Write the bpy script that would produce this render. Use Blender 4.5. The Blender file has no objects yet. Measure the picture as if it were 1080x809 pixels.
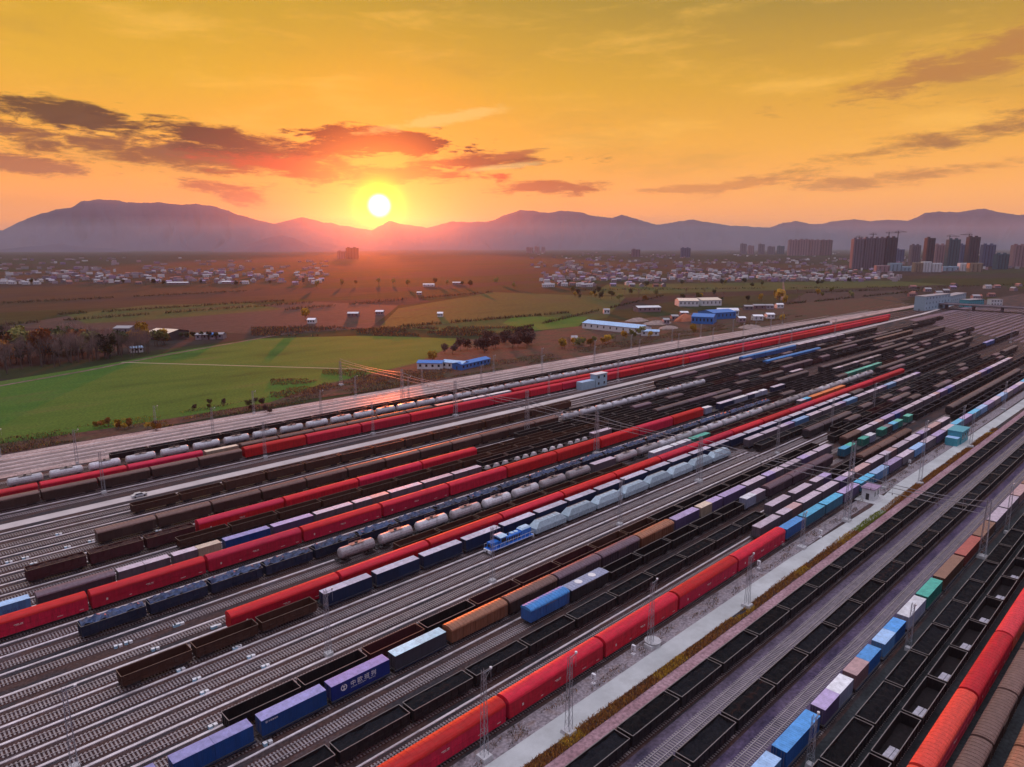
import bpy, math, random
from mathutils import Vector, noise
random.seed(7)
R_ = math.radians
scene = bpy.context.scene
col = scene.collection

# ------------------------------------------------------------------ camera
FPX, HY, VPX, CAMZ = 743.0, 256.0, 1318.0, 80.0
PITCH = math.atan((404.5 - HY) / FPX)
TH = math.atan((VPX - 540) * math.cos(PITCH) / FPX)
FW = Vector((math.cos(TH), math.sin(TH), 0)); RT = Vector((math.sin(TH), -math.cos(TH), 0))
cam_data = bpy.data.cameras.new("camera"); cam = bpy.data.objects.new("camera", cam_data); col.objects.link(cam)
cam_data.sensor_width = 36; cam_data.lens = FPX / 1080 * 36; cam_data.clip_start = 1; cam_data.clip_end = 60000
cam.location = (0, 0, CAMZ)
cam.rotation_euler = (FW * math.cos(PITCH) + Vector((0, 0, -math.sin(PITCH)))).to_track_quat('-Z', 'Y').to_euler()
scene.camera = cam

def ray(px, py):
    x = (px - 540) / FPX; y = -(py - 404.5) / FPX
    return FW * (math.cos(PITCH) + y * math.sin(PITCH)) + RT * x + Vector((0, 0, -math.sin(PITCH) + y * math.cos(PITCH)))
def at(px, py, z=0.0):
    r = ray(px, py); t = (z - CAMZ) / r.z
    return Vector((r.x * t, r.y * t, z))
def azel(px, py):
    r = ray(px, py)
    return math.degrees(math.atan2(r.dot(RT), r.dot(FW))), math.degrees(math.atan2(r.z, math.hypot(r.x, r.y)))
CP, SP = math.cos(PITCH), math.sin(PITCH)
def inview(x, y, z, m=30):
    F = x * FW.x + y * FW.y; Rr = x * RT.x + y * RT.y; Z = z - CAMZ
    d = F * CP - Z * SP
    if d < 5: return False
    px = 540 + FPX * Rr / d; py = 404.5 - FPX * (F * SP + Z * CP) / d
    return -m < px < 1080 + m and py < 809 + m

# ------------------------------------------------------------------ light
SUN_AZ, SUN_EL = azel(400, 217)
SUN_DIR = (FW * math.cos(R_(SUN_AZ)) + RT * math.sin(R_(SUN_AZ))) * math.cos(R_(SUN_EL)) + Vector((0, 0, math.sin(R_(SUN_EL))))
sd = bpy.data.lights.new("sun", 'SUN'); sun = bpy.data.objects.new("sun", sd); col.objects.link(sun)
sd.energy = 5.0; sd.angle = R_(0.6); sd.color = (1.0, 0.15, 0.025)
sun.rotation_euler = SUN_DIR.to_track_quat('Z', 'Y').to_euler()
scene.view_settings.view_transform = 'Standard'; scene.view_settings.look = 'None'
scene.view_settings.exposure = 0.0; scene.view_settings.gamma = 1.0; scene.view_settings.use_curve_mapping = False
scene.cycles.max_bounces = 5; scene.cycles.diffuse_bounces = 2; scene.cycles.volume_bounces = 0
scene.cycles.transparent_max_bounces = 8
scene.cycles.use_adaptive_sampling = True; scene.cycles.adaptive_threshold = 0.02

def build_world():
    w = bpy.data.worlds.new("World"); scene.world = w; w.use_nodes = True
    nt = w.node_tree; N = nt.nodes; L = nt.links
    for n in list(N): N.remove(n)
    def val(x, sock):
        if isinstance(x, (int, float)): sock.default_value = x
        else: L.new(x, sock)
    def M(op, a, b=0.0, c=0.0, clamp=False):
        n = N.new("ShaderNodeMath"); n.operation = op; n.use_clamp = clamp
        val(a, n.inputs[0]); val(b, n.inputs[1]); val(c, n.inputs[2]); return n.outputs[0]
    def dot(v, d):
        n = N.new("ShaderNodeVectorMath"); n.operation = 'DOT_PRODUCT'; L.new(v, n.inputs[0]); n.inputs[1].default_value = d; return n.outputs["Value"]
    def smooth(x, a, b, lo=0.0, hi=1.0):
        n = N.new("ShaderNodeMapRange"); n.interpolation_type = 'SMOOTHSTEP'
        val(x, n.inputs[0]); n.inputs[1].default_value = a; n.inputs[2].default_value = b; n.inputs[3].default_value = lo; n.inputs[4].default_value = hi
        return n.outputs[0]
    def ramp(x, stops):
        n = N.new("ShaderNodeValToRGB"); L.new(x, n.inputs[0]); e = n.color_ramp.elements
        while len(e) < len(stops): e.new(0.5)
        for k, (p, c) in enumerate(stops): e[k].position = p; e[k].color = (*c, 1)
        return n.outputs[0]
    def mix(f, a, b, mode='MIX'):
        n = N.new("ShaderNodeMix"); n.data_type = 'RGBA'; n.blend_type = mode; n.clamp_factor = True
        val(f, n.inputs[0])
        for s, x in ((n.inputs[6], a), (n.inputs[7], b)):
            if isinstance(x, tuple): s.default_value = (*x, 1)
            else: L.new(x, s)
        return n.outputs[2]
    tc = N.new("ShaderNodeTexCoord"); D = tc.outputs["Generated"]
    nrm = N.new("ShaderNodeVectorMath"); nrm.operation = 'NORMALIZE'; L.new(D, nrm.inputs[0]); D = nrm.outputs[0]
    a = dot(D, FW); b = dot(D, RT); z = dot(D, Vector((0, 0, 1)))
    az = M('MULTIPLY', M('ARCTAN2', b, a), 57.29578)
    el = M('MULTIPLY', M('ARCSINE', M('MINIMUM', M('MAXIMUM', z, -1.0), 1.0)), 57.29578)
    ang = M('MULTIPLY', M('ARCCOSINE', M('MINIMUM', dot(D, SUN_DIR), 0.9999999)), 57.29578)
    comb = N.new("ShaderNodeCombineXYZ"); L.new(M('MULTIPLY', az, 0.055), comb.inputs[0]); L.new(M('MULTIPLY', el, 0.26), comb.inputs[1])
    def nz(scale, detail, w=0.0, rough=0.55, dist=0.0):
        n = N.new("ShaderNodeTexNoise"); n.noise_dimensions = '4D'; L.new(comb.outputs[0], n.inputs["Vector"]); n.inputs["W"].default_value = w
        n.inputs["Scale"].default_value = scale; n.inputs["Detail"].default_value = detail; n.inputs["Roughness"].default_value = rough
        n.inputs["Distortion"].default_value = dist
        return n.outputs[0]
    # evening sky of the sunset side, by height
    e1 = M('DIVIDE', M('ADD', el, 1.0), 46.0)
    left = ramp(e1, [(0.0, (1.30, .42, .09)), (.09, (1.25, .46, .085)), (.17, (1.05, .46, .045)), (.27, (.86, .45, .026)), (.40, (.60, .36, .028)), (.62, (.58, .50, .42)), (1.0, (1.0, .98, 1.46))])
    right = ramp(e1, [(0.0, (1.25, .50, .11)), (.09, (1.22, .52, .10)), (.17, (1.0, .47, .055)), (.27, (.72, .38, .036)), (.40, (.33, .235, .05)), (.62, (.50, .45, .42)), (1.0, (1.0, .98, 1.46))])
    base = mix(smooth(az, -25.0, 32.0), left, right)
    # the far side of the sky and the height of it: cool violet
    side = smooth(dot(D, Vector((SUN_DIR.x, SUN_DIR.y, 0)).normalized()), 0.62, -0.25)
    east = ramp(M('DIVIDE', M('ADD', el, 1.0), 91.0), [(0.0, (.13, .10, .18)), (.25, (.20, .18, .32)), (.5, (.38, .385, .56)), (.75, (1.8, 1.78, 2.1)), (1.0, (3.1, 3.08, 3.45))])
    base = mix(M('MAXIMUM', side, smooth(el, 26.0, 52.0)), base, east)
    # thin high veil
    wisps = smooth(nz(2.2, 8, 3.1, .6, .3), 0.48, 0.74)
    wisps = M('MULTIPLY', wisps, smooth(el, 2.0, 9.0))
    base = mix(M('MULTIPLY', wisps, 0.42), base, (1.15, .62, .10))
    veil2 = smooth(nz(1.1, 6, 8.4, .6, .2), 0.50, 0.72)
    base = mix(M('MULTIPLY', veil2, 0.30), base, (.46, .26, .05))
    # glow round the sun
    g1 = smooth(ang, 15.0, 1.0); base = mix(M('MULTIPLY', g1, 0.30), base, (1.0, .42, .05))
    # clouds
    n1 = nz(3.2, 9, 1.7, .62, .5); n2 = nz(9.0, 9, 5.2, .68, .6)
    nn = M('ADD', M('MULTIPLY', M('SUBTRACT', n1, 0.5), 3.4), M('MULTIPLY', M('SUBTRACT', n2, 0.5), 2.4))
    def cloud(px, py, rx, ry, tilt, c, dens=1.0, soft=0.8, bias=0.12):
        nonlocal base
        a0, e0 = azel(px, py); k = 0.088
        dx = M('SUBTRACT', az, a0); dy = M('SUBTRACT', el, e0); t = R_(tilt)
        u = M('DIVIDE', M('ADD', M('MULTIPLY', dx, math.cos(t)), M('MULTIPLY', dy, math.sin(t))), rx * k)
        v = M('DIVIDE', M('SUBTRACT', M('MULTIPLY', dy, math.cos(t)), M('MULTIPLY', dx, math.sin(t))), ry * k)
        d = M('SQRT', M('ADD', M('MULTIPLY', u, u), M('MULTIPLY', v, v)))
        m = M('ADD', M('SUBTRACT', 1.0 + bias, d), nn)
        f = M('MULTIPLY', smooth(m, 0.0, soft), dens)
        base = mix(f, base, c)
    cloud(150, 160, 220, 15, -4, (.29, .10, .018), .97, .9, .12)
    cloud(70, 146, 130, 9, -3, (.27, .10, .03), .95)
    cloud(62, 120, 85, 12, -6, (.10, .045, .012), .97)
    cloud(20, 174, 60, 7, -2, (.44, .14, .05), .9)
    cloud(215, 141, 60, 9, -8, (.08, .03, .008), .97)
    cloud(285, 158, 60, 13, -5, (.13, .04, .012), .95)
    cloud(408, 183, 84, 8, 0, (.78, .05, .005), .97, .8, .42)
    cloud(330, 175, 80, 10, 0, (.60, .08, .015), .9)
    cloud(500, 171, 85, 7, 2, (.22, .060, .010), .97, .8, .2)
    cloud(545, 163, 30, 4, 12, (.40, .12, .03), .85)
    cloud(403, 150, 52, 9, 0, (.010, .004, .001), 1.0, .45, .5)
    cloud(355, 157, 55, 8, 0, (.045, .014, .004), .97, .8, .2)
    cloud(572, 198, 55, 7, 1, (.52, .13, .022), .95)
    cloud(248, 207, 34, 7, -14, (.55, .14, .04), .9)
    cloud(990, 146, 135, 10, 11, (.46, .19, .04), .85, 1.2, .0)
    cloud(1060, 134, 85, 11, 12, (.40, .17, .045), .85, 1.2, .0)
    cloud(1000, 180, 175, 8, 5, (.56, .22, .05), .8, 1.2, .0)
    cloud(1040, 60, 100, 20, 16, (.48, .20, .06), .75, .9)
    cloud(960, 84, 90, 10, 10, (.52, .22, .05), .65, .9)
    cloud(745, 198, 70, 5, 3, (.70, .25, .05), .7)
    # bright rims near the sun
    cloud(455, 128, 60, 5, 10, (1.0, .62, .18), .6)
    cloud(530, 176, 45, 3, 6, (1.0, .72, .24), .5)
    gl2 = smooth(ang, 8.0, 1.2); base = mix(M('MULTIPLY', gl2, .42), base, (1.7, .50, .02))
    halo = smooth(ang, 3.3, .5); halo = M('MULTIPLY', halo, halo); base = mix(halo, base, (2.4, 1.7, .0))
    core = smooth(ang, 1.05, .3); base = mix(core, base, (5.0, 4.8, 4.0))
    # below the horizon: dull ground tone
    base = mix(smooth(el, -0.6, -3.0), base, (.10, .08, .09))
    bg = N.new("ShaderNodeBackground"); L.new(base, bg.inputs[0]); bg.inputs[1].default_value = 1.0
    out = N.new("ShaderNodeOutputWorld"); L.new(bg.outputs[0], out.inputs[0])
build_world()

# ------------------------------------------------------------------ materials
def newmat(name):
    m = bpy.data.materials.new(name); m.use_nodes = True
    nt = m.node_tree; return m, nt, nt.nodes, nt.links, nt.nodes["Principled BSDF"]
def mat(name, c, rough=0.6, metal=0.0, var=0.25, scale=1.5, objvar=0.0, huevar=0.0, streak=False, dirt=None, dirtamt=0.5, bump=0.0, bumpscale=6.0, stretch=(1, 1, 1), spec=.5):
    m, nt, N, L, B = newmat(name)
    tc = N.new("ShaderNodeTexCoord"); mp = N.new("ShaderNodeMapping"); L.new(tc.outputs["Object"], mp.inputs[0])
    mp.inputs["Scale"].default_value = (1.2, 1.2, .18) if streak else stretch
    oi = N.new("ShaderNodeObjectInfo")
    n = N.new("ShaderNodeTexNoise"); n.noise_dimensions = '4D'; L.new(mp.outputs[0], n.inputs["Vector"]); n.inputs["Scale"].default_value = scale
    n.inputs["Detail"].default_value = 7; n.inputs["Roughness"].default_value = .65
    mw = N.new("ShaderNodeMath"); mw.operation = 'MULTIPLY'; mw.inputs[1].default_value = 37.0; L.new(oi.outputs["Random"], mw.inputs[0]); L.new(mw.outputs[0], n.inputs["W"])
    mr = N.new("ShaderNodeMapRange"); L.new(n.outputs[0], mr.inputs[0]); mr.inputs[1].default_value = .3; mr.inputs[2].default_value = .7
    mr.inputs[3].default_value = 1 - var; mr.inputs[4].default_value = 1 + var
    hsv = N.new("ShaderNodeHueSaturation"); hsv.inputs["Color"].default_value = (*c, 1)
    last = mr.outputs[0]
    if objvar:
        r = N.new("ShaderNodeMapRange"); L.new(oi.outputs["Random"], r.inputs[0]); r.inputs[3].default_value = 1 - objvar; r.inputs[4].default_value = 1 + objvar
        mm = N.new("ShaderNodeMath"); mm.operation = 'MULTIPLY'; L.new(last, mm.inputs[0]); L.new(r.outputs[0], mm.inputs[1]); last = mm.outputs[0]
    if huevar:
        wn = N.new("ShaderNodeTexWhiteNoise"); wn.noise_dimensions = '1D'; L.new(oi.outputs["Random"], wn.inputs["W"])
        r = N.new("ShaderNodeMapRange"); L.new(wn.outputs[0], r.inputs[0]); r.inputs[3].default_value = .5 - huevar; r.inputs[4].default_value = .5 + huevar; L.new(r.outputs[0], hsv.inputs["Hue"])
    L.new(last, hsv.inputs["Value"]); outc = hsv.outputs[0]
    if dirt:
        n2 = N.new("ShaderNodeTexNoise"); n2.noise_dimensions = '4D'; L.new(mp.outputs[0], n2.inputs["Vector"]); L.new(mw.outputs[0], n2.inputs["W"])
        n2.inputs["Scale"].default_value = scale * 2.3; n2.inputs["Detail"].default_value = 8; n2.inputs["Roughness"].default_value = .7
        r2 = N.new("ShaderNodeMapRange"); L.new(n2.outputs[0], r2.inputs[0]); r2.inputs[1].default_value = .48; r2.inputs[2].default_value = .72; r2.inputs[4].default_value = dirtamt
        mx = N.new("ShaderNodeMix"); mx.data_type = 'RGBA'; L.new(r2.outputs[0], mx.inputs[0]); L.new(outc, mx.inputs[6]); mx.inputs[7].default_value = (*dirt, 1); outc = mx.outputs[2]
    L.new(outc, B.inputs["Base Color"]); B.inputs["Roughness"].default_value = rough; B.inputs["Metallic"].default_value = metal; B.inputs['Specular IOR Level'].default_value = spec
    if bump:
        nb = N.new("ShaderNodeTexNoise"); L.new(tc.outputs["Object"], nb.inputs["Vector"]); nb.inputs["Scale"].default_value = bumpscale; nb.inputs["Detail"].default_value = 6
        bp = N.new("ShaderNodeBump"); bp.inputs["Distance"].default_value = bump; L.new(nb.outputs[0], bp.inputs["Height"]); L.new(bp.outputs[0], B.inputs["Normal"])
    return m
G = (.05, .045, .045); RUST = (.10, .045, .028)
MT = {}
def paint(key, c, rough=.45, **k):
    k.setdefault('spec', .28); k.setdefault('dirt', (.06, .045, .04)); k.setdefault('dirtamt', .45); k.setdefault('objvar', .16); k.setdefault('streak', True)
    MT[key] = mat(key.replace(' ', '_'), c, rough, **k)
paint('carrier_red', (.46, .008, .030), .6, huevar=.008, dirt=(.13, .012, .018), dirtamt=.6)
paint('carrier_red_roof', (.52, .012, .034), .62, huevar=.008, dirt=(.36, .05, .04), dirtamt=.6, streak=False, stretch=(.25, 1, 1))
paint('carrier_orange', (.60, .040, .045), .6, huevar=.012, dirt=(.36, .05, .05), streak=False)
paint('coal_body', (.013, .011, .013), .6, spec=.2)
paint('brown_body', (.060, .024, .016), .6)
paint('maroon_body', (.055, .012, .016), .6)
paint('navy_body', (.010, .018, .045), .55)
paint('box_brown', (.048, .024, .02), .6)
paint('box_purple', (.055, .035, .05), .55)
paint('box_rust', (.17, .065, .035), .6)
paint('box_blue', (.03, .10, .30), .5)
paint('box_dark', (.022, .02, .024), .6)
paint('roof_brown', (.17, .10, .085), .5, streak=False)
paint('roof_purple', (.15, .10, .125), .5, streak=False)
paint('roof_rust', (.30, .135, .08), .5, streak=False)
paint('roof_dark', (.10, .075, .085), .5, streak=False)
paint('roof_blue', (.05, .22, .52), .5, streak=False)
paint('tank_white', (.52, .53, .57), .35, huevar=.03, dirt=(.24, .19, .20), dirtamt=.8, streak=False)
paint('tank_grey', (.36, .34, .36), .4, dirt=(.12, .08, .08), dirtamt=.85, streak=False)
paint('tank_black', (.06, .055, .06), .4)
paint('hopper_blue', (.36, .47, .54), .5, dirt=(.22, .33, .42), streak=False)
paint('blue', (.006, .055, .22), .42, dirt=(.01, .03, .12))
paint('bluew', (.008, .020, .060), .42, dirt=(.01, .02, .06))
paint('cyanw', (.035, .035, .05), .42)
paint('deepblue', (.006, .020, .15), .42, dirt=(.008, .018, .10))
paint('brightblue', (.012, .085, .28), .42)  # container bodies from here on are darkened: side shade put into the colour
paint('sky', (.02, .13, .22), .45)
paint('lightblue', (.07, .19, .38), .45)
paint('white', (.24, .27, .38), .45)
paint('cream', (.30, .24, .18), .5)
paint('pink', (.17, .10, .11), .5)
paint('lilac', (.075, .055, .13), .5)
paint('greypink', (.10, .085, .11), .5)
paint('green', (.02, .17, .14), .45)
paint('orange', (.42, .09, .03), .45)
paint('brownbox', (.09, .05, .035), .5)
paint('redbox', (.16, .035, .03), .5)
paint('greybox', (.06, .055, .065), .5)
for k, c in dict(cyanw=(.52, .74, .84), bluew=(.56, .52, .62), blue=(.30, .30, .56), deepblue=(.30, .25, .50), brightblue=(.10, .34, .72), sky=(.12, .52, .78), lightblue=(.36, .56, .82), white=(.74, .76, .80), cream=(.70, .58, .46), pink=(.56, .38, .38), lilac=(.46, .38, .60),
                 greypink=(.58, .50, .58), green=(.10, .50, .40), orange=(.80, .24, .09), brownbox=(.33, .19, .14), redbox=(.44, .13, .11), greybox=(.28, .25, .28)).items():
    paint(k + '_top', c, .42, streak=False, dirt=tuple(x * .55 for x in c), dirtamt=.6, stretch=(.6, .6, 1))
paint('greyblue_top', (.30, .33, .45), .5, streak=False)
MT['rim'] = mat('pale_rim', (.18, .16, .155), .5, var=.3); MT['rimf'] = mat('far_rim', (.12, .10, .12), .6, var=.3)  # rims paler than the dark wagon bodies, duller on far rows
MT['rimd'] = mat('brown_rim', (.13, .085, .065), .5, var=.3)
MT['coal'] = mat('coal', (.007, .008, .011), .9, spec=.12, objvar=.5, dirt=(.028, .020, .018), dirtamt=.7, var=.5, scale=2.5, bump=.12, bumpscale=3)
MT['inside'] = mat('gondola_inside', (.075, .016, .018), .85, var=.45, objvar=.5, spec=.2)
MT['insided'] = mat('gondola_inside_dark', (.014, .011, .012), .9, var=.45, spec=.15)
MT['tarp'] = mat('blue_tarpaulin', (.020, .045, .12), .5, var=.9, scale=1.0, objvar=.3, dirt=(.02, .02, .04), bump=.15, bumpscale=2)
MT['timberload'] = mat('dark_mixed_load', (.045, .022, .020), .8, var=.9, scale=3.0, dirt=(.14, .07, .05), dirtamt=.7, spec=.2)
MT['lump'] = mat('pale_cargo', (.50, .50, .52), .7, var=.3, objvar=.2)
MT['lumpg'] = mat('green_cargo', (.20, .42, .36), .7, var=.3)
MT['slab'] = mat('pale_slabs', (.40, .38, .43), .7, var=.35)
MT['metal'] = mat('dark_frame', (.035, .032, .034), .6, var=.3)
MT['wheel'] = mat('wheel_steel', (.06, .05, .05), .5, metal=.4)
MT['mark'] = mat('stencil', (.62, .55, .52), .6)
MT['steel'] = mat('galvanised_steel', (.34, .36, .40), .45, metal=.5, var=.15)
MT['conc'] = mat('concrete', (.46, .46, .47), .8, var=.2, scale=1.2)
MT['concd'] = mat('weathered_concrete', (.20, .165, .185), .85, var=.3)
MT['glass'] = mat('window_glass', (.02, .025, .035), .12, var=.1)
MT['rail'] = mat('rail_steel', (.55, .50, .52), .30, metal=.85, var=.15, scale=.3)
MT['sleeper'] = mat('concrete_sleeper', (.27, .235, .235), .8, var=.35, scale=.6)
MT['strip'] = mat('pale_walkway', (.66, .60, .62), .4, var=.28, scale=.12, dirt=(.20, .16, .17), dirtamt=.8)
MT['whitep'] = mat('white_paint', (.72, .72, .74), .5, var=.12); MT['cyanp'] = mat('pale_blue_paint', (.30, .52, .66), .5, var=.12)
MT['lampglass'] = mat('lamp_glass', (.7, .7, .72), .2)

class MB:
    def __init__(s): s.v = []; s.f = []; s.k = []
    def face(s, pts, k):
        i = len(s.v); s.v += [tuple(p) for p in pts]; s.f.append(tuple(range(i, i + len(pts)))); s.k.append(k)
    def box(s, x0, x1, y0, y1, z0, z1, k, top=None, bottom=True):
        i = len(s.v); s.v += [(x0, y0, z0), (x1, y0, z0), (x1, y1, z0), (x0, y1, z0), (x0, y0, z1), (x1, y0, z1), (x1, y1, z1), (x0, y1, z1)]
        fs = [(4, 5, 6, 7), (0, 1, 5, 4), (1, 2, 6, 5), (2, 3, 7, 6), (3, 0, 4, 7)] + ([(3, 2, 1, 0)] if bottom else [])
        for n, q in enumerate(fs): s.f.append(tuple(i + a for a in q)); s.k.append(top if (n == 0 and top) else k)
        return s
    def frustum(s, r0, z0, r1, z1, k, top=None):
        i = len(s.v); a, b, c, d = r0; e, f, g, h = r1
        s.v += [(a, c, z0), (b, c, z0), (b, d, z0), (a, d, z0), (e, g, z1), (f, g, z1), (f, h, z1), (e, h, z1)]
        for n, q in enumerate([(4, 5, 6, 7), (0, 1, 5, 4), (1, 2, 6, 5), (2, 3, 7, 6), (3, 0, 4, 7), (3, 2, 1, 0)]):
            s.f.append(tuple(i + x for x in q)); s.k.append(top if (n == 0 and top) else k)
    def prismx(s, prof, x0, x1, k, kf=None, caps=True, closed=True):
        i = len(s.v); n = len(prof)
        s.v += [(x0, y, z) for y, z in prof] + [(x1, y, z) for y, z in prof]
        for a in range(n if closed else n - 1):
            b = (a + 1) % n; s.f.append((i + a, i + n + a, i + n + b, i + b)); s.k.append(kf(a) if kf else k)
        if caps:
            s.f.append(tuple(i + a for a in range(n))); s.k.append(k)
            s.f.append(tuple(i + n + a for a in reversed(range(n)))); s.k.append(k)
    def cyl(s, p, q, r, n, k, r2=None, caps=True):
        p, q = Vector(p), Vector(q); d = (q - p).normalized(); r2 = r if r2 is None else r2
        u = d.orthogonal().normalized(); w = d.cross(u); i = len(s.v)
        for c, rr in ((p, r), (q, r2)):
            for a in range(n):
                t = 2 * math.pi * a / n; s.v.append(tuple(c + (u * math.cos(t) + w * math.sin(t)) * rr))
        for a in range(n):
            b = (a + 1) % n; s.f.append((i + a, i + b, i + n + b, i + n + a)); s.k.append(k)
        if caps:
            s.f.append(tuple(i + a for a in reversed(range(n)))); s.k.append(k); s.f.append(tuple(i + n + a for a in range(n))); s.k.append(k)
    def bar(s, p, q, r, k): s.cyl(p, q, r, 4, k)
    def merge(s, o, dx=0, dy=0, dz=0):
        i = len(s.v); s.v += [(x + dx, y + dy, z + dz) for x, y, z in o.v]; s.f += [tuple(i + a for a in f) for f in o.f]; s.k += o.k
    def mesh(s, name, mp={}, smooth=False):
        me = bpy.data.meshes.new(name); me.from_pydata(s.v, [], s.f); keys = []
        for k in s.k:
            if k not in keys: keys.append(k)
        for k in keys:
            m = mp.get(k, k); me.materials.append(MT[m] if isinstance(m, str) else m)
        ix = {k: n for n, k in enumerate(keys)}
        me.polygons.foreach_set('material_index', [ix[k] for k in s.k])
        if smooth: me.polygons.foreach_set('use_smooth', [True] * len(s.f))
        me.update(); return me
def link(name, me, parent=None, loc=(0, 0, 0), rz=0.0):
    o = bpy.data.objects.new(name, me); col.objects.link(o); o.location = loc
    if rz: o.rotation_euler = (0, 0, rz)
    if parent: o.parent = parent
    return o
def tag(o, label, cat, group=None):
    o['label'] = label; o['category'] = cat
    if group: o['group'] = group
    return o
def struct(name, me, loc=(0, 0, 0)):
    o = link(name, me, None, loc); o['kind'] = 'structure'; return o
def stuff(name, me):
    o = link(name, me); o['kind'] = 'stuff'; return o

# ------------------------------------------------------------------ ground
def poly(pts, z):
    me = bpy.data.meshes.new('sheet'); me.from_pydata([(p[0], p[1], z) for p in pts], [], [tuple(range(len(pts)))])
    if me.polygons[0].normal.z < 0: me.flip_normals()
    return me
def ground_mat(name, cols, scale, stretch=(1, 1, 1), rot=0, rough=.9, fine=None, detail=8):
    m, nt, N, L, B = newmat(name)
    g = N.new("ShaderNodeNewGeometry"); mp = N.new("ShaderNodeMapping"); L.new(g.outputs["Position"], mp.inputs[0])
    mp.inputs["Scale"].default_value = stretch; mp.inputs["Rotation"].default_value = (0, 0, rot)
    n = N.new("ShaderNodeTexNoise"); L.new(mp.outputs[0], n.inputs["Vector"]); n.inputs["Scale"].default_value = scale; n.inputs["Detail"].default_value = detail; n.inputs["Roughness"].default_value = .6
    r = N.new("ShaderNodeValToRGB"); L.new(n.outputs[0], r.inputs[0]); e = r.color_ramp.elements
    while len(e) < len(cols): e.new(.5)
    for k, c in enumerate(cols): e[k].position = .30 + .40 * k / (len(cols) - 1); e[k].color = (*c, 1)
    out = r.outputs[0]
    if fine:
        n2 = N.new("ShaderNodeTexNoise"); L.new(g.outputs["Position"], n2.inputs["Vector"]); n2.inputs["Scale"].default_value = fine; n2.inputs["Detail"].default_value = 4
        mr = N.new("ShaderNodeMapRange"); L.new(n2.outputs[0], mr.inputs[0]); mr.inputs[1].default_value = .3; mr.inputs[2].default_value = .7; mr.inputs[3].default_value = .6; mr.inputs[4].default_value = 1.4
        h = N.new("ShaderNodeHueSaturation"); L.new(out, h.inputs["Color"]); L.new(mr.outputs[0], h.inputs["Value"]); out = h.outputs[0]
    L.new(out, B.inputs["Base Color"]); B.inputs["Roughness"].default_value = rough; B.inputs["Specular IOR Level"].default_value = .2
    return m
def farmland():
    m, nt, N, L, B = newmat('farmland')
    g = N.new("ShaderNodeNewGeometry"); mp = N.new("ShaderNodeMapping"); L.new(g.outputs["Position"], mp.inputs[0])
    mp.inputs["Rotation"].default_value = (0, 0, R_(-38)); mp.inputs["Scale"].default_value = (1 / 420, 1 / 110, 1)
    v = N.new("ShaderNodeTexVoronoi"); v.voronoi_dimensions = '2D'; v.distance = 'CHEBYCHEV'; L.new(mp.outputs[0], v.inputs["Vector"]); v.inputs["Scale"].default_value = 1.0; v.inputs["Randomness"].default_value = .8
    r = N.new("ShaderNodeValToRGB"); L.new(v.outputs["Color"], r.inputs[0]); r.color_ramp.interpolation = 'CONSTANT'; e = r.color_ramp.elements
    cs = [(.0, (.028, .022, .022)), (.22, (.028, .024, .022)), (.42, (.022, .030, .012)), (.55, (.034, .028, .018)), (.70, (.018, .030, .010)), (.84, (.024, .024, .014))]
    while len(e) < len(cs): e.new(.5)
    for k, (p, c) in enumerate(cs): e[k].position = p; e[k].color = (*c, 1)
    n = N.new("ShaderNodeTexNoise"); L.new(mp.outputs[0], n.inputs["Vector"]); n.inputs["Scale"].default_value = 9; n.inputs["Detail"].default_value = 9; n.inputs["Roughness"].default_value = .65
    mr = N.new("ShaderNodeMapRange"); L.new(n.outputs[0], mr.inputs[0]); mr.inputs[1].default_value = .3; mr.inputs[2].default_value = .7; mr.inputs[3].default_value = .6; mr.inputs[4].default_value = 1.4
    h = N.new("ShaderNodeHueSaturation"); L.new(r.outputs[0], h.inputs["Color"]); L.new(mr.outputs[0], h.inputs["Value"])
    L.new(h.outputs[0], B.inputs["Base Color"]); B.inputs["Roughness"].default_value = 1; B.inputs["Specular IOR Level"].default_value = .1
    return m
GX = 15000
me = bpy.data.meshes.new('terrain'); me.from_pydata([(-GX, -GX, -.3), (GX, -GX, -.3), (GX, GX, -.3), (-GX, GX, -.3)], [], [(0, 1, 2, 3)]); me.materials.append(farmland()); struct('ground', me)
def sheet(name, pts, z, m): me = poly(pts, z); me.materials.append(m); return struct(name, me)
YARD = ground_mat('yard_ballast', [(.014, .012, .016), (.036, .032, .037), (.075, .040, .034), (.070, .064, .076)], .05, (1, 3.2, 1), 0, fine=1.6)
sheet('yard_ballast', [(-150, -60), (1500, -60), (1500, 236), (1040, 262), (520, 324), (-150, 324)], -.06, YARD)
PINKB = ground_mat('pale_ballast', [(.20, .13, .125), (.40, .29, .27), (.50, .38, .35)], .07, (1, 3, 1), fine=1.2)
sheet('pale_ballast', [(-150, 291), (1040, 284), (1040, 294), (700, 312), (500, 322), (-150, 323)], -.02, PINKB)
sheet('pale_ballast', [(-150, 57.7 + 5.3), (900, 62.7), (900, 65.2), (-150, 65.2)], -.02, ground_mat('pink_ballast', [(.24, .13, .15), (.38, .24, .27)], .1, (1, 3, 1), fine=1.5))
sheet('gravel_margin', [(-150, 71.6), (1000, 71.6), (1000, 75.4), (-150, 75.4)], -.02, ground_mat('gravel_margin', [(.12, .10, .11), (.26, .23, .25), (.20, .15, .14)], .35, (1, 1.5, 1), fine=2.0))
sheet('dark_coal_dust', [(-150, 10), (900, 10), (900, 37.5), (-150, 37.5)], -.02, ground_mat('coal_dust', [(.018, .022, .026), (.045, .05, .055)], .12, (1, 2, 1), fine=1.5))
sheet('purple_ballast', [(-150, 51.0), (900, 51.0), (900, 57.0), (-150, 57.0)], -.02, ground_mat('ballast_lilac', [(.045, .038, .065), (.11, .085, .125), (.16, .13, .18)], .1, (1, 3, 1), fine=1.5))
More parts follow.
